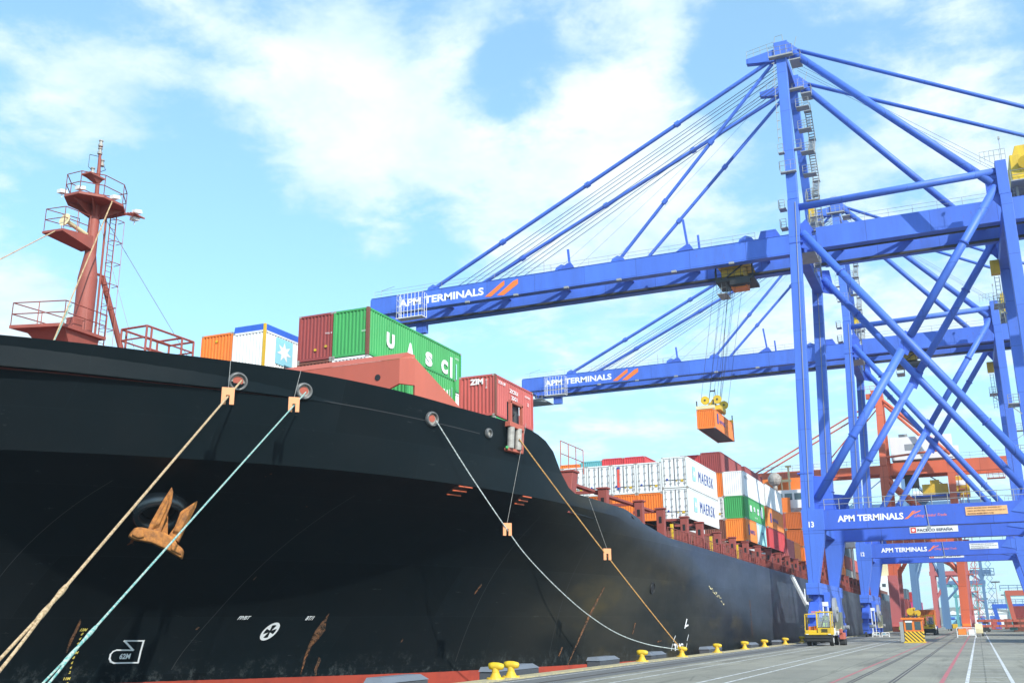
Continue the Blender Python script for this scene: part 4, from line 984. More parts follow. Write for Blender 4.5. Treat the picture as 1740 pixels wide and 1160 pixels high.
BL = [(38.35, 'yellow horned bollard nearest the camera, left of the close pair'), (39.85, 'second yellow bollard of the close pair, rustier at its post'), (58.2, 'single yellow bollard right of the long sagging rope'), (67.0, 'yellow bollard holding the two thin ropes beside the TUG mark'),
      (77.0, 'yellow bollard first beyond the roped one'), (86.9, 'yellow bollard second beyond the roped one'), (95.6, 'yellow bollard third beyond the roped one'), (106.7, 'yellow bollard last but one before the yellow tractor'), (117.5, 'yellow bollard peeking out left of the yellow tractor'), (137, 'orange bollard behind the tractor in front of the grey hull')]
b0 = bollard(*BL[0])
for y, lb in BL[1:]:
    c = copy_tree(b0); c.location.y = y; c['label'] = lb; c.scale = (.88, .88, .88)
b0.scale = (.88, .88, .88)
def fender(y, L, label):
    t = thing('quay_fender', (-18.2, y, 0), label, 'fender', 'dark fenders on the quay wall')
    m = MB(); y += L*.12; L *= .74; x0, x1 = -20.1, -19.3
    m.hexa([(x0, y, -2.3), (x1, y, -2.3), (x1, y+L, -2.3), (x0, y+L, -2.3), (x0, y, .16), (x1, y, .16), (x1, y+L, .16), (x0, y+L, .16)])
    m.build('facing_panel', 'fender', t, bevel=.03)
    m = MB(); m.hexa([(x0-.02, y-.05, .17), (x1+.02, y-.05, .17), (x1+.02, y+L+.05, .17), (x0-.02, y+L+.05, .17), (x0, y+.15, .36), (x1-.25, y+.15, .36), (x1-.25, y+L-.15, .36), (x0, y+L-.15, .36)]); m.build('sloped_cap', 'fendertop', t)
    m = MB()
    for k in (.25, .75): m.tube((-19.3, y+L*k, -.9), (-18.05, y+L*k, -.9), .5, n=12)
    m.build('rubber_cone', 'rubber', t); return t
for y, L, lb in ((31.9, 4.4, 'dark grey fender panel lowest in the picture, against the red boot-topping'), (41.0, 6.6, 'dark fender panel behind the close pair of yellow bollards'), (55.0, 4.6, 'dark fender panel left of the single bollard'),
                 (65.0, 4.6, 'dark fender panel left of the roped bollard'), (80.5, 6.0, 'dark fender panel beyond the roped bollard'), (97, 5, 'dark fender panel between distant bollards'), (112, 5, 'dark fender panel nearest the tractor'), (22.5, 4.5, 'dark fender panel just below the edge of view')):
    fender(y, L, lb)

# ================================================================== SHIP-TO-SHORE CRANES
def stairs(m, x, y, z0, z1, w=.7, run=2.4, rise=2.6):
    """zig-zag stair flights going up between landings (in the y direction)"""
    z = z0; d = 1
    while z < z1-.5:
        a = V((x, y-d*run/2, z)); b_ = V((x, y+d*run/2, z+rise))
        for s in (-w/2, w/2):
            m.bar(a+V((s, 0, 0)), b_+V((s, 0, 0)), .06, .18); m.tube(a+V((s, 0, 1)), b_+V((s, 0, 1)), .03, n=4)
            m.tube(a+V((s, 0, 0)), a+V((s, 0, 1)), .03, n=4); m.tube(b_+V((s, 0, 0)), b_+V((s, 0, 1)), .03, n=4)
        for k in range(1, 10): p = a.lerp(b_, k/10); m.box(p.x-w/2, p.x+w/2, p.y-.12, p.y+.12, p.z-.02, p.z+.02)
        m.box(x-w/2-.1, x+w/2+.1, b_.y-.4, b_.y+.4, b_.z-.05, b_.z+.03)
        m.rail([(x-w/2, b_.y+d*.4, b_.z), (x+w/2, b_.y+d*.4, b_.z)], 1.05, .7, .03, 1)
        z += rise; d = -d
def apm_crane(dy, num, tx, labels, orange_sign, tro_z=45.6):
    y1, y2 = 113+dy, 131+dy
    cr = thing('quay_crane', (-15.4, y1, 0), labels, 'crane', 'blue ship-to-shore cranes')
    P = lambda name, mat, fn, parent=cr, **k: (lambda m: (fn(m), m.build(name, mat, parent, **k))[1])(MB())
    # waterside legs
    for y, xb, lab in ((y1, 0, 0), (y2, -.1, 0)):
        def f(m):
            c_ = y+.65 if y == y1 else y+.6
            m.hexa([(-15.95+xb, y, 13.6), (-14.65+xb, y, 13.6), (-14.65+xb, y+1.3, 13.6), (-15.95+xb, y+1.3, 13.6), (-14.62, y, 49.4), (-13.42, y, 49.4), (-13.42, y+1.3, 49.4), (-14.62, y+1.3, 49.4)])
            m.hexa([(-15.9+xb, y-.0, 5.9), (-14.95+xb, y-.0, 5.9), (-14.95+xb, y+1.5, 5.9), (-15.9+xb, y+1.5, 5.9), (-16.03+xb, y-.0, 11.5), (-13.75, y-.0, 11.5), (-13.75, y+1.5, 11.5), (-16.03+xb, y+1.5, 11.5)])
            m.box(-16.04+xb, -13.73, y-.012, y+1.5, 11.5, 13.75)
        leg = P('leg', 'blue', f, bevel=.03)
        P('splice_plate', 'blue2', lambda m: [m.box(-14.75, -13.3, y-.06, y+1.36, z, z+.1) for z in (44.0, )]+[m.box(-16.1+xb, -14.5, y-.06, y+1.36, 17.6, 17.72)], leg)
    for y in (y1, y2):
        P('leg', 'blue', lambda m: (m.box(7.42, 8.55, y, y+1.3, 13.6, 46.0), m.box(7.36, 8.48, y-.02, y+1.3, 46.0, 49.9), m.hexa([(7.3, y, 5.9), (8.6, y, 5.9), (8.6, y+1.4, 5.9), (7.3, y+1.4, 5.9), (6.1, y, 11.9), (8.6, y, 11.9), (8.6, y+1.4, 11.9), (6.1, y+1.4, 11.9)]), m.box(6.3, 8.62, y-.01, y+1.4, 11.9, 13.85)), bevel=.03)
    # portal beams
    pbs = []
    for y in (y1, y2):
        pb = P('portal_beam', 'blue2', lambda m: (m.box(-13.74, 6.28, y+.02, y+1.3, 11.6, 13.6), m.box(-13.9, 6.5, y-.04, y+1.36, 11.53, 11.6)), bevel=.02); pbs.append(pb)
        P('walkway_railing', 'grey', lambda m: m.rail([(-13.6, y+.05, 13.62), (6.2, y+.05, 13.62)], 1.1, 1.5, .035, 1), pb)
        P('knee_plate', 'blue', lambda m: m.prism([(4.3, 12.6), (6.28, 12.2), (6.28, 13.72), (5.4, 13.68)], 1, y-.05, y+.0), pb)
    pb = pbs[0]; pr = pbs[1]
    P('cable_tray', 'grey', lambda m: (m.tube((-3.6, y1-.05, 13.6), (-3.45, y1-.05, 11.4), .04, n=5), m.box(-3.7, -3.3, y1-.1, y1+.1, 11.2, 11.5)), pb)
    def f(m): letter(m, 'APM TERMINALS', (-12.35, y1+.02, 12.28), PX, 6.55, .68, bold=.032)
    P('lettering', 'wletter', f, pb)
    def f(m):
        letter(m, 'Lifting Global Trade.', (-4.75, y1+.02, 12.36), PX, 3.1, .34, bold=.0, shear=.4)
        flat(m, [(-5.75, 12.28), (-4.9, 12.85), (-4.05, 13.12), (-4.2, 12.98), (-4.85, 12.74), (-5.4, 12.3)], (0, y1+.02, 0), PX)
        flat(m, [(-5.3, 12.6), (-4.9, 13.05), (-4.55, 13.1), (-4.9, 12.86)], (0, y1+.02, 0), PX, off=.016)
    P('tag_line', 'letterorange', f, pb)
    P('notice_sign', 'c_orange' if False else ('notice' if orange_sign else 'white'), lambda m: m.box(.1, 3.95, y1-.03, y1+.015, 12.35, 13.2), pb)
    def f(m):
        for t_, z, w in (('CARGA MAXIMA BAJO SPREADER 50 T', 12.95, 3.2), ('CARGA MAXIMA BAJO GANCHO DE VIGA 60 T', 12.68, 3.6), ('VELOCIDAD MAXIMA VIENTO 72 KM', 12.42, 2.4)): letter(m, t_, (.25, y1-.03, z), PX, w, .17, bold=.02)
    P('notice_text', 'brown' if orange_sign else 'letterblack', f, pb)
    P('maker_sign', 'white', lambda m: m.box(-6.2, -.9, y2-.035, y2+.015, 12.2, 12.9), pr)
    P('maker_lettering', 'letterblack', lambda m: letter(m, 'PACECO ESPAÑA', (-5.35, y2-.035, 12.35), PX, 3.9, .38, bold=.035), pr)
    def f(m):
        flat(m, [(-6.1, 12.25), (-5.5, 12.25), (-5.5, 12.85), (-6.1, 12.85)], (0, y2-.035, 0), PX)
    P('maker_emblem', 'letterred', f, pr)
    P('emblem_centre', 'wletter', lambda m: flat(m, [(-5.8+.17*math.cos(k*math.pi/6), 12.55+.17*math.sin(k*math.pi/6)) for k in range(12)], (0, y2-.035, 0), PX, off=.02), pr)
    P('crane_number', 'wletter', lambda m: letter(m, num, (-15.35, y1-.012, 11.85), PX, .55, .62, bold=.03))
    # lower sills, bogies
    for x in (-15.4, 7.95):
        P('sill_beam', 'blue', lambda m: m.box(x-.7, x+.7, y1-.6, y2+1.9, 4.9, 6.1), bevel=.03)
        for y in (y1+.7, y2+.7):
            def f(m):
                m.hexa([(x-.5, y-3.4, 2.6), (x+.5, y-3.4, 2.6), (x+.5, y+3.4, 2.6), (x-.5, y+3.4, 2.6), (x-.5, y-.9, 4.2), (x+.5, y-.9, 4.2), (x+.5, y+.9, 4.2), (x-.5, y+.9, 4.2)])
                m.box(x-.42, x+.42, y-.5, y+.5, 4.1, 4.95)
                for s in (-2.4, 2.4):
                    m.box(x-.45, x+.45, y+s-1.5, y+s+1.5, 1.0, 2.0); m.box(x-.4, x+.4, y+s-.4, y+s+.4, 2.0, 2.7)
                    for k in (-1, 1): m.box(x-.4, x+.4, y+s+k*.8-.55, y+s+k*.8+.55, .45, 1.1)
            wt = P('wheel_truck', 'blue2', f, bevel=.02)
            def f(m):
                for s in (-3.4, -2.0, 2.0, 3.4): 
                    for k in (-.45, .45): m.tube((x-.14, y+s+k*.6, .37), (x+.14, y+s+k*.6, .37), .36, n=14)
            P('wheels', 'dark', f, wt)
            P('motor_housing', 'grey', lambda m: (m.tube((x+.4, y-2.6, 1.5), (x+.95, y-2.6, 1.5), .26, n=10), m.tube((x+.4, y+2.4, 1.5), (x+.95, y+2.4, 1.5), .26, n=10), m.tube((x-.7, y-.3, 4.4), (x-.2, y-.3, 4.4), .22, n=10)), wt)
        P('storm_guard', 'blue', lambda m: (m.box(x-.95, x+1.3, y1+2.2, y1+2.3, 3.6, 5.2), m.box(x+.7, x+.78, y1+2, y2-1, 2.2, 5.0)))
        P('bumper_stripe', 'white', lambda m: (m.box(x-.6, x+1.1, y1+1.8, y1+1.9, 3.75, 4.2), m.box(x+.5, x+.62, y1+1.8, y1+1.9, .3, 3.7), m.box(x+1.0, x+1.08, y1+1.8, y1+1.9, .3, 3.7)))
    P('ladder', 'grey', lambda m: [m.tube((-14.9, y1+3, .2), (-14.9, y1+3, 5.4), .04, n=4), m.tube((-14.9, y1+3.5, .2), (-14.9, y1+3.5, 5.4), .04, n=4)]+[m.tube((-14.9, y1+3, .5+k*.4), (-14.9, y1+3.5, .5+k*.4), .02, n=4) for k in range(12)])
    # side-frame tubes
    for y, dk in ((y1+.6, 0), (y2+.6, 1)):
        P('top_tube', 'blue', lambda m: m.tube((-13.5, y, 48.5), (7.45, y, 48.9), .42, n=14), smooth=True)
        if dk == 0 or True:
            P('diagonal_brace', 'blue', lambda m: (m.tube((-13.3, y, 45.3), (7.3, y, 15.9), .44, n=14)), smooth=True)
            P('diagonal_brace', 'blue', lambda m: (m.tube((7.2, y, 47.2), (-3.1, y, 31.75), .44, n=14), m.tube((-4.1, y, 30.3), (-14.3, y, 14.9), .44, n=14)), smooth=True)
            for pr_ in ([(-13.6, 43.5), (-12.0, 43.0), (-12.5, 46.4), (-13.4, 46.5)], [(6.2, 46.5), (7.5, 44.6), (7.5, 49.0), (6.2, 48.6)], [(-14.9, 13.6), (-12.4, 13.6), (-13.2, 17.2), (-14.7, 17.4)], [(5.2, 13.6), (7.6, 13.6), (7.5, 18.0), (6.4, 17.4)], [(-4.6, 30.2), (-3.6, 32.4), (-2.6, 31.6), (-3.6, 29.6)]):
                P('gusset', 'blue2', lambda m: m.prism(pr_, 1, y-.08, y+.08))
    for x, z in ((-14.0, 44.0), (7.95, 44.0)):
        P('cross_beam', 'blue2', lambda m: m.box(x-.6, x+.6, y1+1.3, y2, z-.75, z+.45), bevel=.02)
    for x in (-15.35, 7.95): P('cross_beam', 'blue', lambda m: m.box(x-.55, x+.55, y1+1.5, y2, 11.8, 13.3), bevel=.02)
    P('hanger_platform', 'grey', lambda m: (m.box(-14.9, -12.2, y1+1.3, y1+5.2, 43.05, 43.15), m.rail([(-12.2, y1+1.3, 43.15), (-12.2, y1+5.2, 43.15)], 1.1, 1, .035, 1)))
    # flanges, conduits, lamps
    for y in (y1+.6, y2+.6):
        for t_ in (.18, .5, .8):
            for a_, b2 in ((V((-13.3, y, 45.3)), V((7.3, y, 15.9))), (V((7.2, y, 47.2)), V((-14.3, y, 14.9)))):
                if abs(t_-.5) < .1: continue
                c_ = a_.lerp(b2, t_); d_ = (b2-a_).normalized()*.07
                P('flange_ring', 'blue2', lambda m: m.tube(c_-d_, c_+d_, .56, n=16))
    for y, x_ in ((y1-.05, -14.75), (y2-.05, -14.9)): P('conduit', 'grey', lambda m: m.tube((x_-.35, y, 14), (x_+1.0, y, 49), .045, n=5))
    for k in range(7): P('floodlight', 'grey', lambda m: m.box(-66+k*7.2, -65.4+k*7.2, 118.25+dy-.45, 118.25+dy-.1, 44.35, 44.6))
    P('cable_reel', 'grey', lambda m: (m.tube((-14.3, y1+6, 3.4), (-14.0, y1+6, 3.4), 1.3, n=24), m.tube((-14.5, y1+6, 3.4), (-13.8, y1+6, 3.4), .35, n=12)))
    P('electrical_cabinet', 'cream', lambda m: m.box(-14.7, -14.0, y1+9, y1+11, 1.2, 3.2), bevel=.03)
    # boom and trolley girders
    gn, gf = 118.3+dy, 125.6+dy
    for (ya, yb), far in (((gn, gn+1.05), 0), ((gf-1.05, gf), 1)):
        gd = P('boom_girder', 'blue', lambda m: (m.box(-74.0, -15.1, ya, yb, 44.65, 47.12), m.box(-73.9, -15.1, ya-.1, yb+.1, 44.6, 44.66), m.box(-73.9, -15.1, ya-.06, yb+.06, 47.12, 47.16)))
        tg_ = P('trolley_girder', 'blue', lambda m: (m.box(-12.3, 33.5, ya, yb, 44.9, 47.5), m.box(-12.3, 33.4, ya-.1, yb+.1, 44.85, 44.91), m.box(-15.0, -12.3, ya+.1, yb-.1, 44.9, 46.6)))
        P('hinge_bracket', 'blue2', lambda m: (m.prism([(-19.2, 47.1), (-18.8, 48.2), (-17.0, 48.2), (-16.4, 47.1)], 1, ya+.2, yb-.2), m.prism([(-15.4, 47.1), (-13.4, 48.9), (-12.6, 47.4), (-13.2, 46.8)], 1, ya+.3, yb-.3)), gd)
        rail_y = yb+.25 if not far else ya-.25
        P('trolley_rail', 'dark', lambda m: m.box(-73, 33, rail_y-.16, rail_y+.16, 44.72, 44.98), gd)
        if not far:
            P('lettering', 'wletter', lambda m: letter(m, 'APM TERMINALS', (-69.4, ya-.001, 45.25), PX, 13.2, 1.1, bold=.032), gd)
            P('orange_slashes', 'letterorange', lambda m: (flat(m, [(-56.0, 44.95), (-55.1, 44.85), (-53.1, 46.25), (-53.1, 46.85), (-53.6, 46.6)], (0, ya, 0), PX, off=.03), flat(m, [(-54.2, 44.9), (-53.2, 44.8), (-51.1, 46.1), (-51.1, 46.8), (-51.8, 46.6)], (0, ya, 0), PX, off=.03)), gd)
        P('anchor_lug', 'blue', lambda m: [m.prism([(x-1.2, 47.1), (x+.9, 47.1), (x+.5, 47.7), (x-.2, 48.0), (x-.9, 47.7)], 1, ya+.3, yb-.3) for x in (-64.0, -44.8, -37.0, -20.5)], gd)
        P('girder_railing', 'grey', lambda m: (m.rail([(-73.5, ya+.1 if not far else yb-.1, 47.14), (-19.5, ya+.1 if not far else yb-.1, 47.14)], .95, 2.6, .022, 1), m.rail([(-12, ya+.1 if not far else yb-.1, 47.5), (33, ya+.1 if not far else yb-.1, 47.5)], .95, 2.6, .022, 1)), gd)
    P('boom_bracing', 'blue2', lambda m: [m.bar((x, gn+1.05, 46.5), (x, gf-1.05, 46.5), .4, .7) for x in range(-73, -16, 9)]+[m.bar((x, gn+1.05, 46.6), (x+9, gf-1.05, 46.6), .28, .28) for x in range(-73, -24, 9)]+[m.bar((x, gn+1.05, 46.7), (x, gf-1.05, 46.7), .4, .7) for x in range(-10, 33, 8)]+[m.bar((x, gn+1.05, 46.7), (x+8, gf-1.05, 46.7), .28, .28) for x in range(-10, 25, 8)])
    P('boom_walkway', 'grey', lambda m: (m.box(-72.5, -15.2, gn+1.75, gn+2.5, 45.12, 45.2), m.box(-12.4, 33, gn+1.75, gn+2.5, 45.3, 45.38), m.rail([(-72.5, gn+2.5, 45.2), (-15.2, gn+2.5, 45.2)], 1.0, 2, .03, 1), [m.box(x, x+.12, gn+1.1, gn+1.8, 45.0, 45.12) for x in range(-72, -15, 3)]))
    P('tip_cross_beam', 'blue', lambda m: (m.box(-74.15, -73.2, gn+.1, gf-.1, 45.0, 47.0), m.box(-70.2, -68.6, gf-.9, gf-.1, 43.2, 44.7)))
    P('tip_basket', 'white', lambda m: (m.box(-68.9, -64.9, gn-1.5, gn-.1, 43.1, 43.2), m.rail([(-68.9, gn-.15, 43.2), (-68.9, gn-1.45, 43.2), (-64.9, gn-1.45, 43.2), (-64.9, gn-.15, 43.2)], 3.4, .55, .035, 3)))
    P('tip_platform', 'grey', lambda m: (m.box(-74.6, -70.2, gn+.5, gf-.5, 43.1, 43.2), m.bar((-74.5, gn+1, 43.6), (-69.5, gn+1, 42.6), .25), m.rail([(-74.6, gn+.5, 43.2), (-70.2, gn+.5, 43.2)], 1.1, .9, .035, 1)))
    P('tip_mast', 'grey', lambda m: (m.path([(-72.6, gn+.5, 47.1), (-72.6, gn+.5, 48.3), (-70.5, gn+.5, 48.7)], .035, 4), m.tube((-47.5, gn+.5, 47.1), (-47.5, gn+.5, 49), .05, n=4), m.tube((-46.5, gn+.5, 47.1), (-46.5, gn+.5, 48.2), .05, n=4)))
    for x, zt, lean in ((-43.8, 50.0, -.25), (-27.9, 51.5, -.5)):
        P('latch_post', 'blue2', lambda m: (m.bar((x, gn+.5, 47.1), (x+lean, gn+.5, zt), .26), m.prism([(x-1.6, 47.1), (x+.8, 47.1), (x+.3, 47.9), (x-.2, 47.9)], 1, gn-.06, gn+.3)))
    P('latch_post', 'blue2', lambda m: m.bar((-26.5, gn+.5, 47.1), (-26.6, gn+.5, 49.1), .24))
    # mast, heads, stays
    hn, hf = y1+3, y2-6; zh = 69.6
    P('mast', 'blue', lambda m: m.bar((-14.0, y1+.65, 49.4), (-14.25, hn+.4, zh+1.6), 1.15, 1.15, up=(0, 1, 0)), bevel=.03)
    P('mast', 'blue', lambda m: m.bar((-14.15, y2+.65, 49.4), (-14.25, hf+.4, zh+1.6), 1.0, 1.0, up=(0, 1, 0)), bevel=.03)
    for y in (hn, hf):
        hd = P('mast_head', 'blue', lambda m: (m.box(-14.95, -13.3, y-.4, y+1.2, zh+.2, zh+2.0), m.hexa([(-18.5, y-.1, zh+.1), (-14.95, y-.1, zh-.4), (-14.95, y+.7, zh-.4), (-18.5, y+.7, zh+.1), (-18.5, y-.1, zh+.75), (-14.95, y-.1, zh+1.3), (-14.95, y+.7, zh+1.3), (-18.5, y+.7, zh+.75)]), m.prism([(-13.3, zh+2.0), (-12.2, zh+.8), (-12.4, zh+.1), (-13.3, zh-.2)], 1, y, y+.8)), bevel=.03)
        P('head_platform', 'grey', lambda m: (m.box(-15.6, -12.7, y-1.1, y-.4, zh-.35, zh-.15), m.box(-13.2, -11.9, y-.6, y+1.6, zh-1.0, zh-.85), m.rail([(-15.6, y-1.1, zh-.15), (-12.7, y-1.1, zh-.15)], 1.1, .7, .035, 1), m.rail([(-13.2, y-.6, zh-.85), (-11.9, y-.6, zh-.85), (-11.9, y+1.6, zh-.85)], 1.1, .7, .035, 1), m.rail([(-18.4, y, zh+.8), (-15, y, zh+1.35)], 1.0, .8, .025, 1), m.path([(-14.9, y, zh+2), (-14.8, y, zh+3.0), (-13.9, y, zh+3.1), (-13.8, y, zh+2)], .03, 4), m.tube((-12.6, y, zh+1), (-12.2, y, zh+2.4), .03, n=4)), hd)
    P('head_tie', 'blue2', lambda m: m.box(-14.7, -13.8, hn+1, hf-.2, zh+.4, zh+1.4))
    gy = {0: gn+.5, 1: gf-.5}; hy = {0: hn+.4, 1: hf+.4}
    for s in (0, 1):
        P('fore_stay', 'blue', lambda m: (m.tube((-15.3, hy[s], zh+.2), (-64.0, gy[s], 47.5), .27, n=10), [m.tube(V((-15.3, hy[s], zh+.2)).lerp(V((-64, gy[s], 47.5)), t-.006), V((-15.3, hy[s], zh+.2)).lerp(V((-64, gy[s], 47.5)), t+.006), .40, n=10) for t in (.26, .52, .78)]), smooth=False)
        P('inner_stay', 'blue', lambda m: (m.tube((-15.1, hy[s], zh-.1), (-37.0, gy[s], 47.5), .22, n=10), [m.tube(V((-15.1, hy[s], zh-.1)).lerp(V((-37, gy[s], 47.5)), t-.01), V((-15.1, hy[s], zh-.1)).lerp(V((-37, gy[s], 47.5)), t+.01), .33, n=10) for t in (.4, .7)]))
        P('back_stay', 'blue', lambda m: m.tube((-13.0, hy[s], zh+.7), (6.9, (y1 if s == 0 else y2)+.65, 47.6), .44, n=14), smooth=True)
        P('tail_stay', 'blue', lambda m: m.tube((-12.6, hy[s], zh+.9), (30.5, gy[s], 47.7), .24, n=10), smooth=True)
    P('boom_hoist_ropes', 'ropeblue', lambda m: [m.tube((-15.2, (hn+hf)/2+d*.9, zh+.4-.35*k), (-62+k*1.5, (gn+gf)/2+d*.9, 47.3), .045, n=5) for k, d in ((0, -2), (.5, -1.6), (1, -1), (1.6, -.4), (2, 1), (2.6, 1.4), (3, 2), (3.6, 2.6))]+[m.tube((-15.2, (hn+hf)/2+d, zh-.4), (-44+d*3, (gn+gf)/2+d, 47.3), .018, n=4) for d in (-1.2, -.4, 1)]+[m.tube((-13.0, (hn+hf)/2+d, zh+.8), (9.4, (gn+gf)/2+d, 51.5), .022, n=4) for d in (-1, .2, 1)])
    P('mast_platform', 'grey', lambda m: (m.box(-15.1, -13.3, y1-.1, y1+.5, 52.85, 53.0), m.rail([(-15.1, y1+.1, 53), (-15.1, y1-.5, 53), (-13.2, y1-.5, 53)], 1.1, .6, .03, 1), m.box(-15.2, -14.5, y1+.3, y1+1, 55.6, 55.7), m.rail([(-15.2, y1+.3, 55.7), (-14.6, y1+.3, 55.7)], 1.0, .6, .03, 1), m.box(-13.6, -12.6, y1+1.2, y1+1.9, 56.2, 56.3), m.rail([(-13.6, y1+1.2, 56.3), (-12.6, y1+1.2, 56.3)], 1.0, .6, .03, 1)))
    # stair tower beside the rear mast and the lift
    P('stair_tower', 'grey', lambda m: stairs(m, -12.75, y2-3.2, 49.0, 67.5, .75, 2.4, 3.0))
    P('stair_tower', 'grey', lambda m: stairs(m, -13.0, y2-7.5, 43.2, 51.5, .75, 2.2, 2.7))
    for z in (51, 54, 57.5, 60.5, 63.5, 66.5): P('stair_landing', 'grey', lambda m: (m.box(-13.9, -12.3, y2-5.2+ (z-50)*-.12, y2-3.9+(z-50)*-.12, z, z+.1), m.rail([(-13.9, y2-5.2+(z-50)*-.12, z+.1), (-12.3, y2-5.2+(z-50)*-.12, z+.1)], 1.1, .6, .035, 2)))
    P('ladder', 'grey', lambda m: [m.tube((-13.35, y1+1.5, z), (-13.35, y1+1.5, z+.9), .03, n=4) for z in ()]+[m.bar((-15.05, y1+.2, 57.5+k*1.1), (-14.7, y1+.2, 57.5+k*1.1), .06, .1) for k in range(10)]+[m.tube((-15.05, y1+.2, 57), (-15.05, y1+1.9, 68.5), .03, n=4)])
    P('lift_guide', 'grey', lambda m: [m.bar((x, y, 44), (x, y, 56), .1) for x in (-13.85, -13.05) for y in (y2-4.6, y2-3.6)]+[m.bar((-13.85, y2-4.6, z), (-13.05, y2-4.6, z), .06) for z in range(44, 57, 2)])
    P('lift_cabin', 'yellow', lambda m: m.box(-13.8, -13.1, y2-4.9, y2-3.9, 51.5, 53.7), bevel=.03)
    P('side_platform', 'grey', lambda m: [(m.box(-15.7, -14.9, y1+.4, y1+1.6, z, z+.08), m.rail([(-15.7, y1+.4, z), (-15.0, y1+.4, z)], 1.1, .7, .03, 2), m.rail([(-15.7, y1+.4, z), (-15.7, y1+1.6, z)], 1.1, .6, .03, 2)) for z in (46.2, 48.6)])
    for z in (20.5, 26.5, 38.7): P('landside_platform', 'grey', lambda m: (m.box(6.2, 7.4, y2-1, y2+1.5, z, z+.1), m.rail([(6.2, y2-1, z), (7.4, y2-1, z)], 1.1, .6, .035, 2), m.bar((7.5, y2-.5, z-1.2), (6.3, y2-.5, z), .12)))
    for z in (19.5, 29.5): P('landside_platform', 'grey', lambda m: (m.box(8.6, 10.6, y1+.5, y1+1.8, z, z+.1), m.rail([(8.6, y1+.5, z), (10.6, y1+.5, z)], 1.1, .6, .035, 2), m.bar((8.5, y1+.6, z-1.2), (10.4, y1+.6, z), .12)))
    P('leg_top_railing', 'grey', lambda m: (m.rail([(6.0, y1-.1, 49.9), (7.4, y1-.1, 49.9), (8.5, y1-.1, 49.9)], 1.2, .45, .025, 1), m.tube((8.1, y1, 49.9), (8.1, y1, 52.4), .03, n=4), m.box(8.0, 8.2, y1-.1, y1+.1, 52.3, 52.6)))
    # machinery house
    mh = P('machinery_house', 'yellow', lambda m: (m.box(9.2, 20, 117.6+dy, 126.4+dy, 49.0, 52.2), m.prism([(9.5, 52.2), (9.9, 53.4), (19.6, 53.4), (20, 52.2)], 1, 118+dy, 126+dy)), bevel=.05)
    P('vent_cowl', 'yellow2', lambda m: m.tube((10.6, 117.7+dy, 51.2), (10.6, 117.0+dy, 50.9), .45, .7, n=12), mh)
    P('house_supports', 'grey', lambda m: ([m.bar((x, y, 47.4), (x, y, 49), .25) for x in (9.6, 14, 19) for y in (gn+.5, gf-.5)], m.rail([(9.0, 117+dy, 49), (20, 117+dy, 49)], 1.1, 1.5, .035, 1), m.box(9, 20, 117+dy, 127+dy, 48.85, 48.98)), mh)
    P('landside_cab_box', 'yellow2', lambda m: m.box(6.3, 7.3, y2-2.2, y2-1.2, 42.2, 43.9), bevel=.03)
    P('cable_ladder', 'grey', lambda m: [m.tube((6.6, y2-1.6, 36), (6.6, y2-1.6, 42), .04, n=4), m.tube((7.1, y2-1.6, 36), (7.1, y2-1.6, 42), .04, n=4)]+[m.tube((6.6, y2-1.6, 36.3+k*.5), (7.1, y2-1.6, 36.3+k*.5), .03, n=4) for k in range(12)])
    # trolley
    yc = (gn+gf)/2
    tr = P('trolley', 'yellow2', lambda m: (m.box(tx-1.7, tx+1.0, yc-1.7, yc+1.7, 43.6, 45.0), m.box(tx-2.2, tx+1.8, yc-2.6, yc+2.6, 45.0, 45.35)), bevel=.03)
    P('trolley_frame', 'dark', lambda m: (m.box(tx-2.4, tx+2.3, yc-2.1, yc+2.1, 42.9, 43.25), m.bar((tx-2.3, yc-2, 45.2), (tx-2.3, yc-2, 43), .18), m.bar((tx+2.2, yc-2, 45.2), (tx+2.2, yc-2, 43), .18), m.bar((tx+1.6, yc-2, 45.2), (tx-1.6, yc-2, 43), .14), m.box(tx-.6, tx+1.8, yc-2.3, yc-1.2, 42.3, 42.9), m.rail([(tx-2.4, yc-2.2, 43.25), (tx+2.4, yc-2.2, 43.25)], 1.1, .7, .03, 1)), tr)
    P('operator_cab', 'orange', lambda m: (m.box(tx-.6, tx+1.4, yc-1.6, yc+.2, 42.0, 42.9)), tr, bevel=.05)
    P('cab_window', 'glass', lambda m: (m.box(tx-.4, tx+1.2, yc-1.63, yc-1.6, 42.2, 42.7), m.box(tx-.63, tx-.6, yc-1.4, yc, 42.1, 42.8)), tr)
    P('service_basket', 'grey', lambda m: (m.box(tx-2.4, tx-1.2, yc-1.6, yc+1, 41.5, 41.6), m.rail([(tx-2.4, yc-1.6, 41.6), (tx-1.2, yc-1.6, 41.6), (tx-1.2, yc+1, 41.6)], 1.4, .6, .035, 1)), tr)
    return cr
M['ropeblue'] = paint('greased_wire_rope', (.13, .17, .28), .6, .3)
M['notice'] = paint('faded_notice', (.80, .46, .20), .7, .5, (.5, .25, .1))
cr13 = apm_crane(0, '13', -22.6, 'nearest tall blue quay crane with 13 on its leg, boom reaching over the ship', True)
cr12 = apm_crane(54.5, '12', -5.2, 'second blue quay crane numbered 12, standing beyond the first', False)

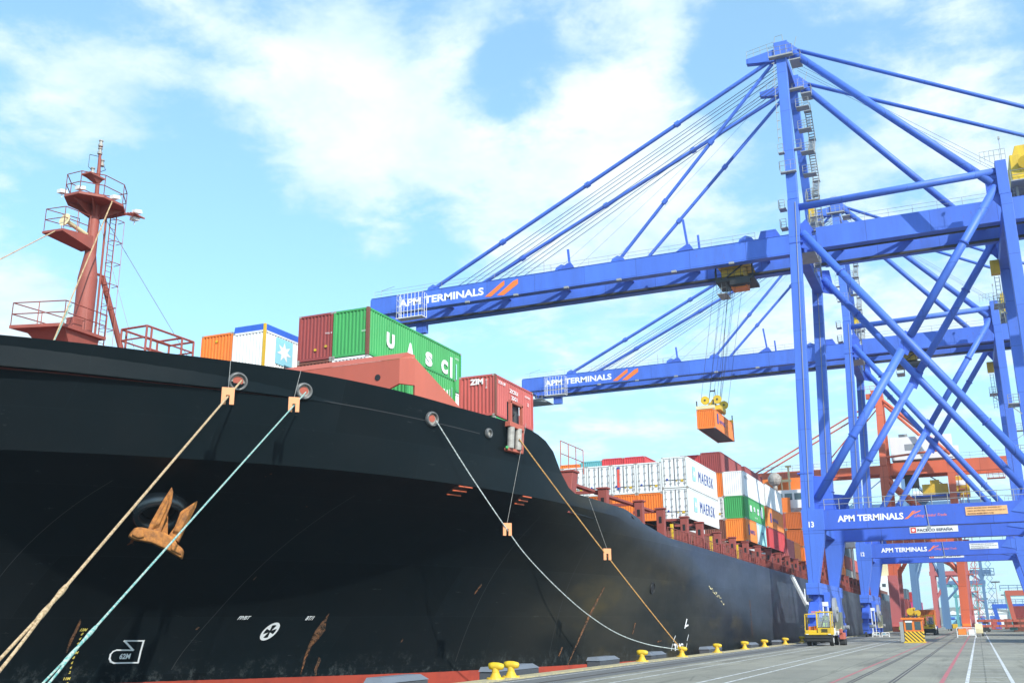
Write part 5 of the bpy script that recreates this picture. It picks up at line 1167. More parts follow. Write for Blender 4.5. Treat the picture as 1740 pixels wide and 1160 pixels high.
# ---------------------------------------------------------- hanging container with its spreader
HX, HY, HZ = -25.3, 116.6, 24.1
hc_ = container(HX, HY, HZ, 'orange', 'orange container hanging in mid air from yellow sheaves and ropes', L=10.6, H=2.3, group=None, detail=True)
for ch in hc_.children: ch.scale = (.88, 1, 1)
hapag(hc_, 1.2, .9, 'HAPAG')
for ch in hc_.children:
    if ch.name.startswith('letter') or ch.name.startswith('logo'): ch.location.x -= .14
L0 = world_loc(hc_); cxh = L0.x; 
sp_ = thing('spreader', (cxh, HY+5.3, HZ+2.3), 'yellow lifting spreader with round sheaves gripping the airborne orange container', 'spreader')
def SP(name, mat, fn, parent=sp_, **k):
    m = MB(); fn(m); return m.build(name, mat, parent, **k)
z0 = HZ+2.35
SP('telescopic_beam', 'cream', lambda m: (m.box(cxh-.5, cxh+.5, HY+1.2, HY+9.4, z0+.1, z0+.5)))
SP('end_beam', 'cream', lambda m: m.box(cxh-1.1, cxh+1.1, HY-.0, HY+.4, z0, z0+.4)); SP('end_beam', 'yellow2', lambda m: m.box(cxh-1.1, cxh+1.1, HY+10.2, HY+10.6, z0, z0+.4))
SP('side_arm', 'yellow2', lambda m: (m.box(cxh-.35, cxh+.35, HY+.3, HY+10.3, z0+.1, z0+.4)))
SP('head_block', 'yellow2', lambda m: (m.box(cxh-1.0, cxh+1.0, HY+3.6, HY+7, z0+.55, z0+1.1), m.bar((cxh-.8, HY+3.8, z0+.4), (cxh+.2, HY+3.6, z0+1.8), .16), m.bar((cxh+.8, HY+6.8, z0+.4), (cxh+.2, HY+7.0, z0+1.8), .16)), bevel=.03)
shv = [(cxh-.75, HY+3.5, z0+1.75), (cxh+.75, HY+3.5, z0+1.75), (cxh-.75, HY+7.2, z0+1.75), (cxh+.75, HY+7.2, z0+1.75)]
for p in shv:
    o = SP('sheave', 'yellow', lambda m: (m.tube((p[0]-.0, p[1]-.12, p[2]), (p[0], p[1]+.12, p[2]), .52, n=20)))
    SP('sheave_hub', 'dark', lambda m: m.tube((p[0], p[1]-.16, p[2]), (p[0], p[1]+.16, p[2]), .12, n=10), o)
for x, y in ((-1.0, .1), (1.0, .1), (-1.0, 10.4), (1.0, 10.4)): SP('corner_guide', 'dark', lambda m: m.bar((cxh+x, HY+y, z0+.4), (cxh+x, HY+y, z0+1.0), .12))
SP('light_post', 'dark', lambda m: (m.tube((cxh+.2, HY+5, z0+1), (cxh+.2, HY+5, z0+3.4), .04, n=5), m.box(cxh-.4, cxh+.2, HY+4.9, HY+5.1, z0+3.1, z0+3.25)))
tx_ = -22.6; m = MB()
for p in shv:
    for d in (-.5, .5):
        m.tube((p[0]+d, p[1], p[2]), (tx_+(p[0]-cxh)*1.1+d*1.1-1.2, (118.3+1.9 if p[1] < HY+5 else 125.6-1.9), 43.4), .02, n=4)
m.tube((cxh+.9, HY+4, z0+1.2), (tx_-1.0, 121, 43.4), .035, n=4)
m.top('hoist_ropes', 'dark', (tx_, 122, 43), 'thin dark hoist ropes between the crane trolley and the hanging container', 'ropes')

# ================================================================== VEHICLES AND GEAR ON THE QUAY
def tractor(x, y, label, load=None, group='yellow terminal tractors', sx=1.0):
    """terminal tractor facing -y, x is its centre"""
    t = thing('terminal_tractor', (x, y, 0), label, 'tractor', group)
    P = lambda name, mat, fn, parent=t, **k: (lambda m: (fn(m), m.build(name, mat, parent, **k))[1])(MB())
    w = 1.25
    P('chassis', 'dark', lambda m: (m.box(x-.5, x+.5, y+.6, y+5.6, .55, .95), m.box(x-w+.05, x+w-.05, y+.5, y+1.9, .55, .9)))
    P('bumper', 'rubber', lambda m: (m.prism([(y-.05, .35), (y-.12, .95), (y+.5, 1.0), (y+.5, .35)], 0, x-w, x+w), m.box(x-w+.15, x+w-.15, y-.17, y-.08, .45, .6), m.box(x-w+.15, x+w-.15, y-.17, y-.08, .7, .82)), bevel=.03)
    hd = P('nose_panel', 'yellow', lambda m: (m.box(x-w+.02, x+w-.02, y+.0, y+1.7, 1.0, 1.18), m.box(x-.05, x+w-.05, y+.05, y+1.9, 1.18, 1.62), m.box(x-w+.05, x-.1, y+.15, y+1.0, 1.18, 1.42), m.box(x-w+.1, x+w-.1, y-.04, y+.05, 1.0, 1.1)), bevel=.03)
    P('grille', 'dark', lambda m: [m.box(x+.3, x+.85, y-.0, y+.04, 1.25+k*.08, 1.29+k*.08) for k in range(4)], hd)
    for s in (-1.0, 1.0): P('headlight', 'white', lambda m: m.box(x+s-.12, x+s+.12, y-.07, y-.03, 1.03, 1.09))
    cab = P('cab', 'yellow', lambda m: ([m.bar((x+a, y+.15, 1.6), (x+a*1.0, y+.32, 3.0), .12, .12) for a in (-.07, w-.09)], [m.bar((x+a, y+1.75, 1.6), (x+a, y+1.75, 3.0), .1) for a in (-.07, w-.09)], m.box(x-.14, x+w-.02, y+.22, y+1.85, 2.98, 3.1), m.box(x-.12, x+w-.04, y+1.72, y+1.8, 1.6, 2.2)), bevel=.02)
    P('windscreen', 'clearglass', lambda m: m.poly([(x-.0, y+.17, 1.68), (x+w-.15, y+.17, 1.68), (x+w-.15, y+.3, 2.92), (x-.0, y+.3, 2.92)]), cab)
    P('side_window', 'lglass', lambda m: (m.poly([(x+w-.08, y+.35, 1.75), (x+w-.08, y+1.7, 1.75), (x+w-.08, y+1.7, 2.9), (x+w-.08, y+.45, 2.9)]), m.poly([(x-.08, y+.35, 1.75), (x-.08, y+1.7, 1.75), (x-.08, y+1.7, 2.9), (x-.08, y+.45, 2.9)])), cab)
    P('driver_seat', 'dark', lambda m: (m.box(x+.3, x+.9, y+1.0, y+1.5, 1.6, 2.02), m.box(x+.3, x+.9, y+1.42, y+1.55, 2.0, 2.75)), cab, bevel=.05)
    P('steering_wheel', 'dark', lambda m: m.tube((x+.6, y+.62, 2.2), (x+.6, y+.66, 2.23), .2, n=14), cab)
    P('wiper', 'dark', lambda m: m.bar((x+.3, y+.14, 1.7), (x+.6, y+.24, 2.5), .03), cab)
    P('guard_frame', 'yellow', lambda m: (m.bar((x-w+.05, y+.3, 1.2), (x-w+.12, y+.3, 2.85), .09), m.bar((x-w+.08, y+.3, 2.85), (x-.12, y+.3, 2.9), .09), m.bar((x-w+.1, y+1.6, 1.2), (x-w+.12, y+1.6, 2.85), .07), m.bar((x-w+.12, y+.3, 2.85), (x-w+.12, y+1.6, 2.85), .07), m.box(x-w+.1, x-.2, y+.5, y+1.5, 1.15, 1.3)))
    P('engine_box', 'orange', lambda m: (m.box(x-w+.3, x-w+.75, y+.7, y+1.3, 1.3, 1.75), m.box(x-.45, x-.2, y+.6, y+1.2, 1.3, 1.8)), bevel=.03)
    P('exhaust', 'dark', lambda m: m.tube((x-.25, y+1.9, 1), (x-.25, y+1.9, 2.6), .09, n=8))
    P('beacon', 'orange', lambda m: (m.tube((x-.3+w/2-.2, y+1.2, 3.1), (x-.3+w/2-.2, y+1.2, 3.22), .08, n=8), m.box(x-.6, x-.05, y+.9, y+1.2, 3.02, 3.12)))
    P('mirror', 'dark', lambda m: (m.bar((x-w+.1, y+.2, 1.75), (x-w-.2, y+.1, 1.8), .03), m.box(x-w-.28, x-w-.1, y+.05, y+.12, 1.6, 1.85)))
    for sx_ in (-1, 1):
        for yy, r in ((1.1, .5), (4.6, .52)):
            o = P('wheel', 'rubber', lambda m: m.tube((x+sx_*(w-.05), y+yy, r), (x+sx_*(w-.4), y+yy, r), r, n=18), bevel=.04)
            P('rim', 'white', lambda m: m.tube((x+sx_*(w-.04), y+yy, r), (x+sx_*(w-.1), y+yy, r), r*.5, n=12), o)
    P('fifth_wheel', 'dark', lambda m: m.tube((x, y+4.6, .95), (x, y+4.6, 1.2), .5, n=12))
    P('rear_rack', 'white', lambda m: (m.box(x+.3, x+w, y+2.2, y+2.6, 1.0, 1.6), m.box(x+.5, x+w+.02, y+3.6, y+5.4, .9, 1.3)))
    if load:
        P('trailer_bed', 'letterblue', lambda m: (m.box(x-1.15, x+1.15, y+2.6, y+15, 1.05, 1.35), m.box(x-1.2, x+1.2, y+12.6, y+12.9, .5, 1.1)))
        P('trailer_wheels', 'rubber', lambda m: [m.tube((x+s*1.2, y+yy, .5), (x+s*.8, y+yy, .5), .5, n=14) for s in (-1, 1) for yy in (12, 13.2)])
    return t
tractor(-13.7, 101.0, 'yellow terminal tractor with offset glass cab facing the camera before crane 13')
tractor(-7.6, 180.0, 'smaller distant yellow tractor behind the orange cabin, carrying a container', load=True)
container(-6.35, 183.2, 1.36, 'dorange', 'orange red container riding on the distant yellow tractor', L=6.058, group=None, detail=False)
pt = thing('trailer_mooring_kit', (-12.2, 104.5, 0), 'orange and white equipment cart beside the tractor rear wheels', 'cart')
m = MB(); m.box(-12.25, -11.8, 104.4, 106.0, .55, 1.15); m.box(-12.2, -11.9, 104.2, 104.5, 1.1, 1.5); m.build('tool_box', 'salmon', pt, bevel=.05)
m = MB()
for a in (104.9, 106): m.tube((-12.3, a, .28), (-11.8, a, .28), .28, n=12)
m.build('wheels', 'rubber', pt)
gw = thing('gangway_ladder', (-17.3, 126, 0), 'white gangway ladder leaning against the grey hull behind the tractor', 'gangway')
m = MB(); m.bar((-16.6, 126, .2), (-19.9, 127.5, 7.6), .12, .3); m.bar((-16.6, 127, .2), (-19.9, 128.5, 7.6), .12, .3)
for k in range(16): 
    t = k/16; m.bar((-16.6-3.3*t, 126+1.5*t, .2+7.4*t), (-16.6-3.3*t, 127+1.5*t, .2+7.4*t), .08)
m.build('stringers', 'white', gw)

# orange cabin with hazard stripes
cb = thing('control_cabin', (-6.3, 116, 0), 'orange control cabin with black and yellow stripes standing on the quay', 'cabin')
P = lambda name, mat, fn, parent=cb, **k: (lambda m: (fn(m), m.build(name, mat, parent, **k))[1])(MB())
P('cabin_body', 'orange', lambda m: (m.box(-7.1, -5.3, 116, 118.2, 1.12, 2.3)), bevel=.02)
P('striped_skirt', 'hazard', lambda m: m.box(-7.11, -5.29, 115.99, 118.2, .14, 1.13))
P('skid_frame', 'yellow', lambda m: m.box(-7.25, -5.2, 115.9, 118.3, .0, .14))
P('roof', 'orange', lambda m: m.box(-7.35, -5.2, 115.8, 118.4, 2.3, 2.5), bevel=.02)
for x0 in (-6.9, -6.05): P('window', 'glass', lambda m: m.box(x0, x0+.6, 115.97, 116.01, 1.28, 2.1))
P('roller_blind', 'white', lambda m: m.box(-6.95, -6.25, 115.94, 115.97, 2.02, 2.22))
P('side_door', 'grey', lambda m: (m.box(-7.5, -7.16, 115.9, 118.0, .1, 2.1)))
P('window', 'glass', lambda m: m.box(-5.3, -5.27, 116.5, 117.8, 1.3, 2.1))
P('roof_gear', 'dark', lambda m: [m.tube((x, 117, 2.5), (x, 117, 2.5+h), .08, n=6) for x, h in ((-7.0, .35), (-6.6, .3), (-5.8, .35))]+[m.box(-7.2, -5.6, 116.9, 117.1, 2.55, 2.65)])
def person(loc, joints, edges, radii, label, cloth, parts=()):
    """joints grown into one continuous body with a skin modifier"""
    me = bpy.data.meshes.new('person'); me.from_pydata(joints, edges, []); o = bpy.data.objects.new('person', me); COL.objects.link(o); o.location = loc
    md = o.modifiers.new('skin', 'SKIN'); sk = me.skin_vertices[0].data if me.skin_vertices else None
    if sk is None:
        bpy.context.view_layer.objects.active = o; sk = me.skin_vertices.new(name='sv').data if hasattr(me.skin_vertices, 'new') else None
    if sk:
        for v_, r_ in zip(sk, radii): v_.radius = r_ if isinstance(r_, tuple) else (r_, r_)
        sk[0].use_root = True
    sb = o.modifiers.new('sub', 'SUBSURF'); sb.levels = 1; sb.render_levels = 2
    me.materials.append(M[cloth]); setp(o, label, 'person')
    return o
M['hivis'] = paint('hi_vis_cloth', (.42, .72, .05), .8, .2, streak=False); M['skin'] = paint('skin', (.45, .26, .18), .6, .1, streak=False); M['navy'] = paint('navy_cloth', (.03, .04, .08), .8, .2, streak=False)
E_ = [(0, 1), (1, 2), (2, 3), (3, 4), (4, 5), (2, 6), (6, 7), (7, 8), (2, 9), (9, 10), (10, 11), (0, 12), (12, 13), (13, 14), (0, 15), (15, 16), (16, 17)]
RD = [(.15, .11), (.16, .11), (.17, .11), .06, .085, .09, .06, .045, .035, .06, .045, .035, .085, .06, .05, .085, .06, .05]
def extras(o, head, hat, vest_lo=None, trousers=None):
    m = MB(); hx, hy, hz = head
    for i in range(6):
        for j in range(10):
            def S_(i, j):
                a, b_ = math.pi*i/6, 2*math.pi*j/10; return (o.location.x+hx+.098*math.sin(a)*math.cos(b_), o.location.y+hy+.115*math.sin(a)*math.sin(b_), o.location.z+hz+.135*math.cos(a))
            m.poly([S_(i, j), S_(i+1, j), S_(i+1, j+1), S_(i, j+1)])
    m.tube((o.location.x+hx, o.location.y+hy-.11, o.location.z+hz-.01), (o.location.x+hx, o.location.y+hy-.14, o.location.z+hz-.03), .018, n=6)
    m.build('face', 'skin', o, smooth=True)
    m = MB(); c_ = V((o.location.x+hx, o.location.y+hy, o.location.z+hz+.05)); m.tube(c_, c_+V((0, 0, .09)), .125, .08, n=12); m.tube(c_+V((0, -.02, 0)), c_+V((0, -.02, .015)), .155, .15, n=12); m.build('hard_hat', hat, o)
    if trousers:
        m = MB()
        for s in (-1, 1): m.tube((o.location.x+s*.09, o.location.y, o.location.z+.95), (o.location.x+s*.13, o.location.y, o.location.z+.08), .115, .085, n=10)
        m.build('trousers', trousers, o, smooth=True)
dr = person((-13.1, 102.2, 1.62), [(0, 0, .45), (0, .02, .7), (0, .04, .92), (0, .03, 1.02), (0, .0, 1.12), (0, -.01, 1.2), (-.2, .02, .88), (-.24, -.15, .68), (-.12, -.42, .72), (.2, .02, .88), (.24, -.15, .68), (.12, -.42, .72), (-.1, -.25, .44), (-.12, -.5, .42), (-.12, -.52, .08), (.1, -.25, .44), (.12, -.5, .42), (.12, -.52, .08)], E_, RD, 'driver in yellow green vest sitting inside the nearest yellow tractor', 'hivis')
extras(dr, (0, -.01, 1.16), 'white')
wk = person((-11.2, 176.0, 0), [(0, 0, .95), (0, 0, 1.2), (0, .01, 1.42), (0, .01, 1.52), (0, 0, 1.62), (0, 0, 1.72), (-.21, 0, 1.4), (-.27, .02, 1.12), (-.26, -.08, .88), (.21, 0, 1.4), (.29, .0, 1.14), (.26, -.14, .94), (-.1, 0, .9), (-.12, .02, .5), (-.13, 0, .08), (.1, 0, .9), (.14, -.06, .5), (.15, .02, .08)], E_, RD, 'dock worker in hi-vis top standing on the quay near the crane 12 foot', 'hivis')
extras(wk, (0, 0, 1.67), 'white', trousers='navy')

# spare spreader stacked behind the cabin
ss = thing('spare_spreader', (-7.8, 150, 0), 'yellow spare spreader standing on the quay behind the orange cabin', 'spreader')
P = lambda name, mat, fn, parent=ss, **k: (lambda m: (fn(m), m.build(name, mat, parent, **k))[1])(MB())
P('main_frame', 'yellow2', lambda m: (m.box(-9.0, -6.8, 150, 151, 1.6, 2.2), m.box(-8.6, -7.0, 150, 151, .2, 1.6)), bevel=.04)
P('upper_gear', 'yellow2', lambda m: (m.bar((-8.6, 150.4, 2.2), (-7.6, 150.4, 3.9), .25), m.bar((-7.0, 150.4, 2.2), (-8.0, 150.4, 3.9), .25), m.box(-8.6, -7.0, 150.2, 150.8, 2.9, 3.2), m.tube((-8.2, 150, 3.4), (-8.2, 150.6, 3.4), .45, n=14), m.tube((-7.3, 150, 3.2), (-7.3, 150.6, 3.2), .4, n=14)))
P('hydraulic_hose', 'dark', lambda m: m.path([(-8.9, 150, 2.2), (-8.6, 150, 2.8), (-8.2, 150, 2.4), (-7.6, 150, 2.9)], .08, 6))

def barrier(x, y, w, h, mats, label, grp):
    t = thing('barrier', (x, y, 0), label, 'barrier', grp)
    m = MB()
    for k in range(2): m.bar((x+k*w, y, 0), (x+k*w, y, h), .09); m.box(x+k*w-.06, x+k*w+.06, y-.3, y+.3, 0, .06)
    m.bar((x, y, h), (x+w, y, h), .09); m.bar((x, y, .25), (x+w, y, .25), .07); m.bar((x+w*.55, y, .1), (x+w*.55, y, h), .06)
    m.build('frame', mats[0], t)
    m = MB(); m.box(x+.15, x+w*.5, y-.01, y+.02, .35, h-.15); m.build('panel', mats[1], t)
    m = MB(); m.box(x+w*.62, x+w-.12, y-.01, y+.02, .35, h-.2); m.build('striped_board', mats[2], t); return t
barrier(-2.8, 155, 2.3, 1.25, ('white', 'orange2', 'white'), 'white framed barrier on the track beyond the orange cabin', 'low barriers on the quay')
barrier(-14.4, 163, 1.0, .62, ('white', 'white', 'c_lblue'), 'left one of two small white barriers at the foot of crane 12', 'low barriers on the quay')
barrier(-13.1, 163, 1.0, .62, ('white', 'c_lblue', 'white'), 'right one of two small white barriers at the foot of crane 12', 'low barriers on the quay')
fl = thing('forklift', (-5.6, 262, 0), 'dark forklift working beside the red crane leg', 'forklift')
P = lambda name, mat, fn, parent=fl, **k: (lambda m: (fn(m), m.build(name, mat, parent, **k))[1])(MB())
P('body', 'yellow2', lambda m: m.box(-5.9, -4.5, 262, 264.6, .5, 1.5), bevel=.06); P('mast', 'dark', lambda m: (m.box(-6.6, -6.4, 261.8, 262.1, .1, 2.9), m.box(-5.9, -5.7, 261.8, 262.1, .1, 2.9), m.box(-6.8, -5.5, 261.7, 262, .6, 1.4)))
P('overhead_guard', 'dark', lambda m: (m.box(-5.9, -4.6, 262.4, 264, 2.5, 2.6), [m.bar((x, y, 1.4), (x, y, 2.5), .08) for x in (-5.85, -4.65) for y in (262.5, 263.9)]))
P('wheels', 'rubber', lambda m: [m.tube((x, y, .4), (x+.3, y, .4), .4, n=12) for x in (-6.1, -4.7) for y in (262.5, 264.2)])
fl2 = thing('road_truck', (-1.6, 166, 0), 'small white and orange pickup parked right of the white barrier', 'truck')
P = lambda name, mat, fn, parent=fl2, **k: (lambda m: (fn(m), m.build(name, mat, parent, **k))[1])(MB())
P('cab', 'cream', lambda m: m.prism([(166, .4), (166, 1.0), (166.6, 1.15), (167.0, 1.75), (168.2, 1.75), (168.3, .4)], 0, -.55, .45), bevel=.04); P('bed', 'orange2', lambda m: m.box(-.55, .45, 168.3, 170.2, .5, 1.1)); P('windscreen', 'glass', lambda m: m.poly([(-.45, 166.62, 1.18), (.35, 166.62, 1.18), (.3, 166.96, 1.68), (-.4, 166.96, 1.68)]))
P('wheels', 'rubber', lambda m: [m.tube((x, y, .3), (x+.2, y, .3), .3, n=12) for x in (-.6, .28) for y in (166.6, 169.4)])

# stacked red flatbed trailers at the right
for k in range(2):
    for j in range(3):
        x = -.3+j*12.8; z = .75+k*1.0; y = 228+k*.4
        t = thing('flatbed_trailer', (x+6, y, z), '%s red flatbed trailer of the %s pair in the row at the far right' % (['lower', 'upper'][k], ['leftmost', 'middle', 'last'][j]), 'trailer', 'stacked red trailers')
        m = MB(); m.box(x, x+12.4, y, y+2.4, z+.15, z+.62); m.build('bed', 'salmon', t)
        m = MB()
        for q_ in range(10): m.box(x+.2+q_*1.25, x+.35+q_*1.25, y-.03, y, z+.1, z+.65)
        m.build('stake_pockets', 'brown', t)
        m = MB()
        for q_ in ((1.0, 10.0) if k == 0 else (1, 11)): m.box(x+q_, x+q_+1.1, y+.1, y+2.3, z-.2 if k else .25, z+.15)
        m.build('bogie', 'dark', t)
        if k == 0:
            m = MB()
            for q_ in (1.2, 10.2): m.tube((x+q_, y, .35), (x+q_, y+.4, .35), .35, n=12); m.tube((x+q_+.8, y, .35), (x+q_+.8, y+.4, .35), .35, n=12)
            m.build('wheels', 'rubber', t)

# ================================================================== MORE CRANES DOWN THE QUAY
rc = thing('quay_crane', (-13, 200, 0), 'orange red quay crane with white machinery house beyond the blue cranes', 'crane')
P = lambda name, mat, fn, parent=rc, **k: (lambda m: (fn(m), m.build(name, mat, parent, **k))[1])(MB())
for y in (200, 212):
    P('leg', 'cranered', lambda m: m.bar((-13.3, y+.5, 1), (-12.8, y+.5, 30), 1.5, 1.1, up=(0, 1, 0)))
    P('leg', 'cranered', lambda m: m.bar((-2.0, y+.5, 1), (-1.3, y+.5, 30.2), 1.25, 1.1, up=(0, 1, 0)))
    P('faded_leg_foot', 'pink', lambda m: m.bar((-13.35, y+.5, .8), (-13.25, y+.5, 10.2), 1.7, 1.3, up=(0, 1, 0)))
    P('leg_foot', 'cranered', lambda m: m.bar((-2.02, y+.5, .8), (-1.85, y+.5, 8.2), 1.35, 1.3, up=(0, 1, 0)))
    P('portal_beam', 'cranered', lambda m: m.box(-13.9, -1.3, y+.1, y+1.1, 16.4, 17.9))
    P('knee_brace', 'cranered', lambda m: m.tube((-13.2, y+.5, 10.2), (-9.2, y+.5, 16.6), .34, n=8)); P('knee_brace', 'cranered', lambda m: m.tube((-2.0, y+.5, 10.5), (-7.2, y+.5, 16.8), .36, n=8))
    P('upper_brace', 'cranered', lambda m: m.tube((-12.4, y+.5, 27.5), (-2.8, y+.5, 17.6), .42, n=8))
    P('top_tube', 'cranered', lambda m: m.tube((-12.3, y+.5, 31.6), (-1.2, y+.5, 32.4), .2, n=8))
    P('a_frame', 'cranered', lambda m: m.bar((-12.8, y+.5, 30), (-12.6, 206+(y-206)*.4, 43.6), 1.2, 1.0, up=(0, 1, 0)))
    P('back_stay', 'cranered', lambda m: m.tube((-12.2, 206+(y-206)*.4, 43.4), (-1.2, y+.5, 31.5), .32, n=8))
    P('fore_stay', 'cranered', lambda m: m.tube((-13, 206+(y-206)*.4, 43.2), (-37.5, 204.5 if y == 200 else 208.6, 30.6), .16, n=6)); P('inner_stay', 'cranered', lambda m: m.tube((-13, 206+(y-206)*.4, 42.8), (-24.5, 204.5 if y == 200 else 208.6, 30.6), .13, n=6))
P('boom', 'cranered', lambda m: (m.box(-42, -13.2, 203.4, 204.3, 29.0, 30.6), m.box(-42, -13.2, 208.4, 209.3, 29.0, 30.6), [m.box(x, x+.5, 204.3, 208.4, 29.6, 30.3) for x in range(-41, -14, 5)]))
P('girder', 'cranered', lambda m: (m.box(-13.2, 8.6, 203.4, 204.4, 28.6, 30.9), m.box(-13.2, 8.6, 208.4, 209.3, 28.6, 30.9), m.box(-13.4, -12, 203.2, 209.5, 28.4, 31.2)))
P('boom_railing', 'grey', lambda m: (m.rail([(-42, 203.4, 30.6), (-13.5, 203.4, 30.6)], 1.1, 2, .035, 1), m.rail([(0, 203.4, 30.9), (8.6, 203.4, 30.9)], 1.1, 2, .035, 1)))
P('mast_head', 'cranered', lambda m: (m.box(-13.9, -11.9, 203.4, 208.4, 43.3, 45.2), m.box(-14.9, -13.9, 203.6, 204.4, 43.6, 44.6), m.rail([(-14.9, 203.4, 45), (-12, 203.4, 45)], 1, .8, .04, 1)))
mh = P('machinery_house', 'white', lambda m: m.box(-11.4, -.6, 203, 210, 31.3, 35.6), bevel=.05)
P('house_extension', 'white', lambda m: m.box(-1.6, .4, 203.2, 209, 31.0, 33.4), mh); P('roof_unit', 'grey', lambda m: (m.box(-9.8, -8.2, 204, 206, 35.6, 36.3),), mh)
P('faded_name', 'c_grey', lambda m: (flat(m, [(-8.9, 33.0), (-6.3, 33.0), (-6.3, 34.2), (-8.9, 34.2)], (0, 203, 0), PX, off=.02)), mh)
P('lower_platform', 'c_blue', lambda m: (m.box(-8.6, -.4, 201.5, 209, 24.1, 24.4), [m.bar((x, 201.6, 20.5), (x, 201.6, 24.1), .15) for x in (-8.4, 1.0)]))
pw = P('power_house', 'yellow2', lambda m: (m.box(-6.6, -2.2, 202, 208, 24.4, 26.4), m.box(-1.6, 1.4, 202, 208, 24.2, 27.6), m.box(-5.2, -3.6, 202.5, 208, 26.4, 27.2)), bevel=.04)
P('house_sign', 'white', lambda m: m.box(-1.3, .9, 201.94, 202, 25.9, 26.8), pw)
P('festoon_gear', 'dark', lambda m: (m.box(-9.6, -7.2, 204.5, 208, 26.5, 28.6), m.bar((-9, 204, 28), (-6.5, 204, 25), .2), m.bar((-5, 204, 28), (-3, 204, 26.5), .2), [m.tube((-9+k*.6, 204.2, 28.4), (-9+k*.6, 204.2, 22), .03, n=4) for k in range(4)]))
P('hanging_platform', 'salmon', lambda m: (m.box(4.5, 7.5, 203.2, 205, 27.0, 27.1), m.rail([(4.5, 203.2, 27.1), (7.5, 203.2, 27.1)], 1.1, .8, .04, 1), [m.bar((x, 203.5, 27), (x, 203.5, 28.6), .08) for x in (4.8, 7.2)]))
P('bogie', 'cranered', lambda m: [m.box(x-.7, x+.7, y-3, y+3.5, .4, 1.3) for x in (-13.3, -2) for y in (200.5, 212.5)])
P('foot_box', 'orange2', lambda m: m.box(-2.6, -1.3, 199.2, 199.9, .8, 1.7))
P('leg_ladder', 'salmon', lambda m: [m.box(-.9+.5*(k % 2), .2+.4*(k % 2), 201, 203, 4+k*3.0, 4.15+k*3.0) for k in range(8)]+[m.bar((-.8, 202, 3), (-.3, 202, 28), .12), m.bar((.4, 202, 3), (.9, 202, 28), .12)]+[m.bar((-.8+.05*k, 202, 4+k*3.0), (.6, 202, 7+k*3.0), .08) for k in range(8)])

def far_crane(x0, x1, y, s, mat, label, boom_up=False, beams=(15, 25), boom=(-26, 12), dep=9, lattice=False, group='cranes far down the quay'):
    t = thing('quay_crane', (x0, y, 0), label, 'crane', group)
    P = lambda name, mt, fn, parent=t, **k: (lambda m: (fn(m), m.build(name, mt, parent, **k))[1])(MB())
    zb, zg = beams
    for yy in (y, y+dep):
        P('leg', mat, lambda m: m.bar((x0, yy, .5), (x0+.2, yy, zg), 1.25*s, 1.0*s, up=(0, 1, 0))); P('leg', mat, lambda m: m.bar((x1, yy, .5), (x1-.2, yy, zg), 1.1*s, 1.0*s, up=(0, 1, 0)))
        P('portal_beam', mat, lambda m: m.box(x0-.6, x1+.6, yy-.4, yy+.4, zb-.6*s, zb+.6*s))
        P('brace', mat, lambda m: (m.tube((x0, yy, zb*.52), ((x0+x1)/2, yy, zb-.3), .28*s, n=6), m.tube((x1, yy, zb*.52), ((x0+x1)/2, yy, zb-.3), .28*s, n=6)))
        P('brace', mat, lambda m: m.tube((x0, yy, zg), (x1, yy, zb), .3*s, n=6))
    P('girder', mat, lambda m: m.box(x0+boom[0], x1+boom[1], y+dep*.3, y+dep*.7, zg, zg+1.6*s))
    P('apex_frame', mat, lambda m: (m.bar((x0, y+1, zg), (x0, y+dep/2, zg+11*s), .8*s), m.bar((x0, y+dep-1, zg), (x0, y+dep/2, zg+11*s), .8*s), m.tube((x0, y+dep/2, zg+11*s), (x1, y+dep/2, zg+1), .22*s, n=6)))
    P('fore_stay', mat, lambda m: m.tube((x0, y+dep/2, zg+11*s), (x0+boom[0]*.9, y+dep/2, zg+1.5*s), .13*s, n=6))
    P('machinery_house', 'white', lambda m: m.box(x0+2, x1-1, y+dep*.2, y+dep*.8, zg+1.6*s, zg+4*s))
    if lattice:
        P('stair_lattice', mat, lambda m: [m.bar((x1+1, y, 2+k*2), (x1+2.6, y, 4+k*2), .12) for k in range(int(zg/2))]+[m.bar((x1+2.6, y, 2+k*2), (x1+1, y, 4+k*2), .12) for k in range(int(zg/2))]+[m.box(x1+.8, x1+3.2, y-.6, y+.6, 3+k*4, 3.15+k*4) for k in range(int(zg/4))])
    return t
far_crane(-12.3, -6.2, 250, 1.0, 'greyblue', 'grey blue crane with wedge bracing seen under the second portal beam', beams=(19.6, 27), boom=(-14, 12), dep=10)
far_crane(-9.6, -1.2, 290, .9, 'pink', 'faded red crane with lattice stairs behind the red crane leg', beams=(14, 19), boom=(-18, 6), dep=9, lattice=True)
far_crane(-9.0, 2.6, 330, .7, 'greyblue', 'small blue grey crane with its arm pointing landward in the distance', beams=(13, 22), boom=(-16, 9), dep=9, lattice=True)
far_crane(-6.0, .5, 370, .55, 'teal', 'tiny pale green crane farthest down the quay', beams=(10, 13), boom=(-5, 3), dep=8, lattice=True)
def armc(x, y, z, L, mat, label):
    t = thing('boom_tip', (x, y, z), label, 'crane boom', 'crane arms in the distance')
    m = MB(); m.box(x, x+L, y, y+1.5, z, z+1.1); m.prism([(x+L*.35, z), (x+L*.45, z-1.2), (x+L*.62, z-1.2), (x+L*.7, z)], 1, y, y+1.4); m.build('girder', mat, t)
    m = MB(); m.rail([(x+L*.6, y, z-.3), (x+L*1.15, y, z-.3)], 1.7, .9, .09, 1); m.box(x+L*.6, x+L*1.15, y, y+1.2, z-.45, z-.3); m.build('basket', mat, t)
armc(-1.3, 262, 17.6, 7.6, 'greyblue', 'grey blue crane arm with end basket jutting right of the red leg')
armc(-.5, 300, 14.0, 5.0, 'greyblue', 'shorter grey crane arm below the longer one')
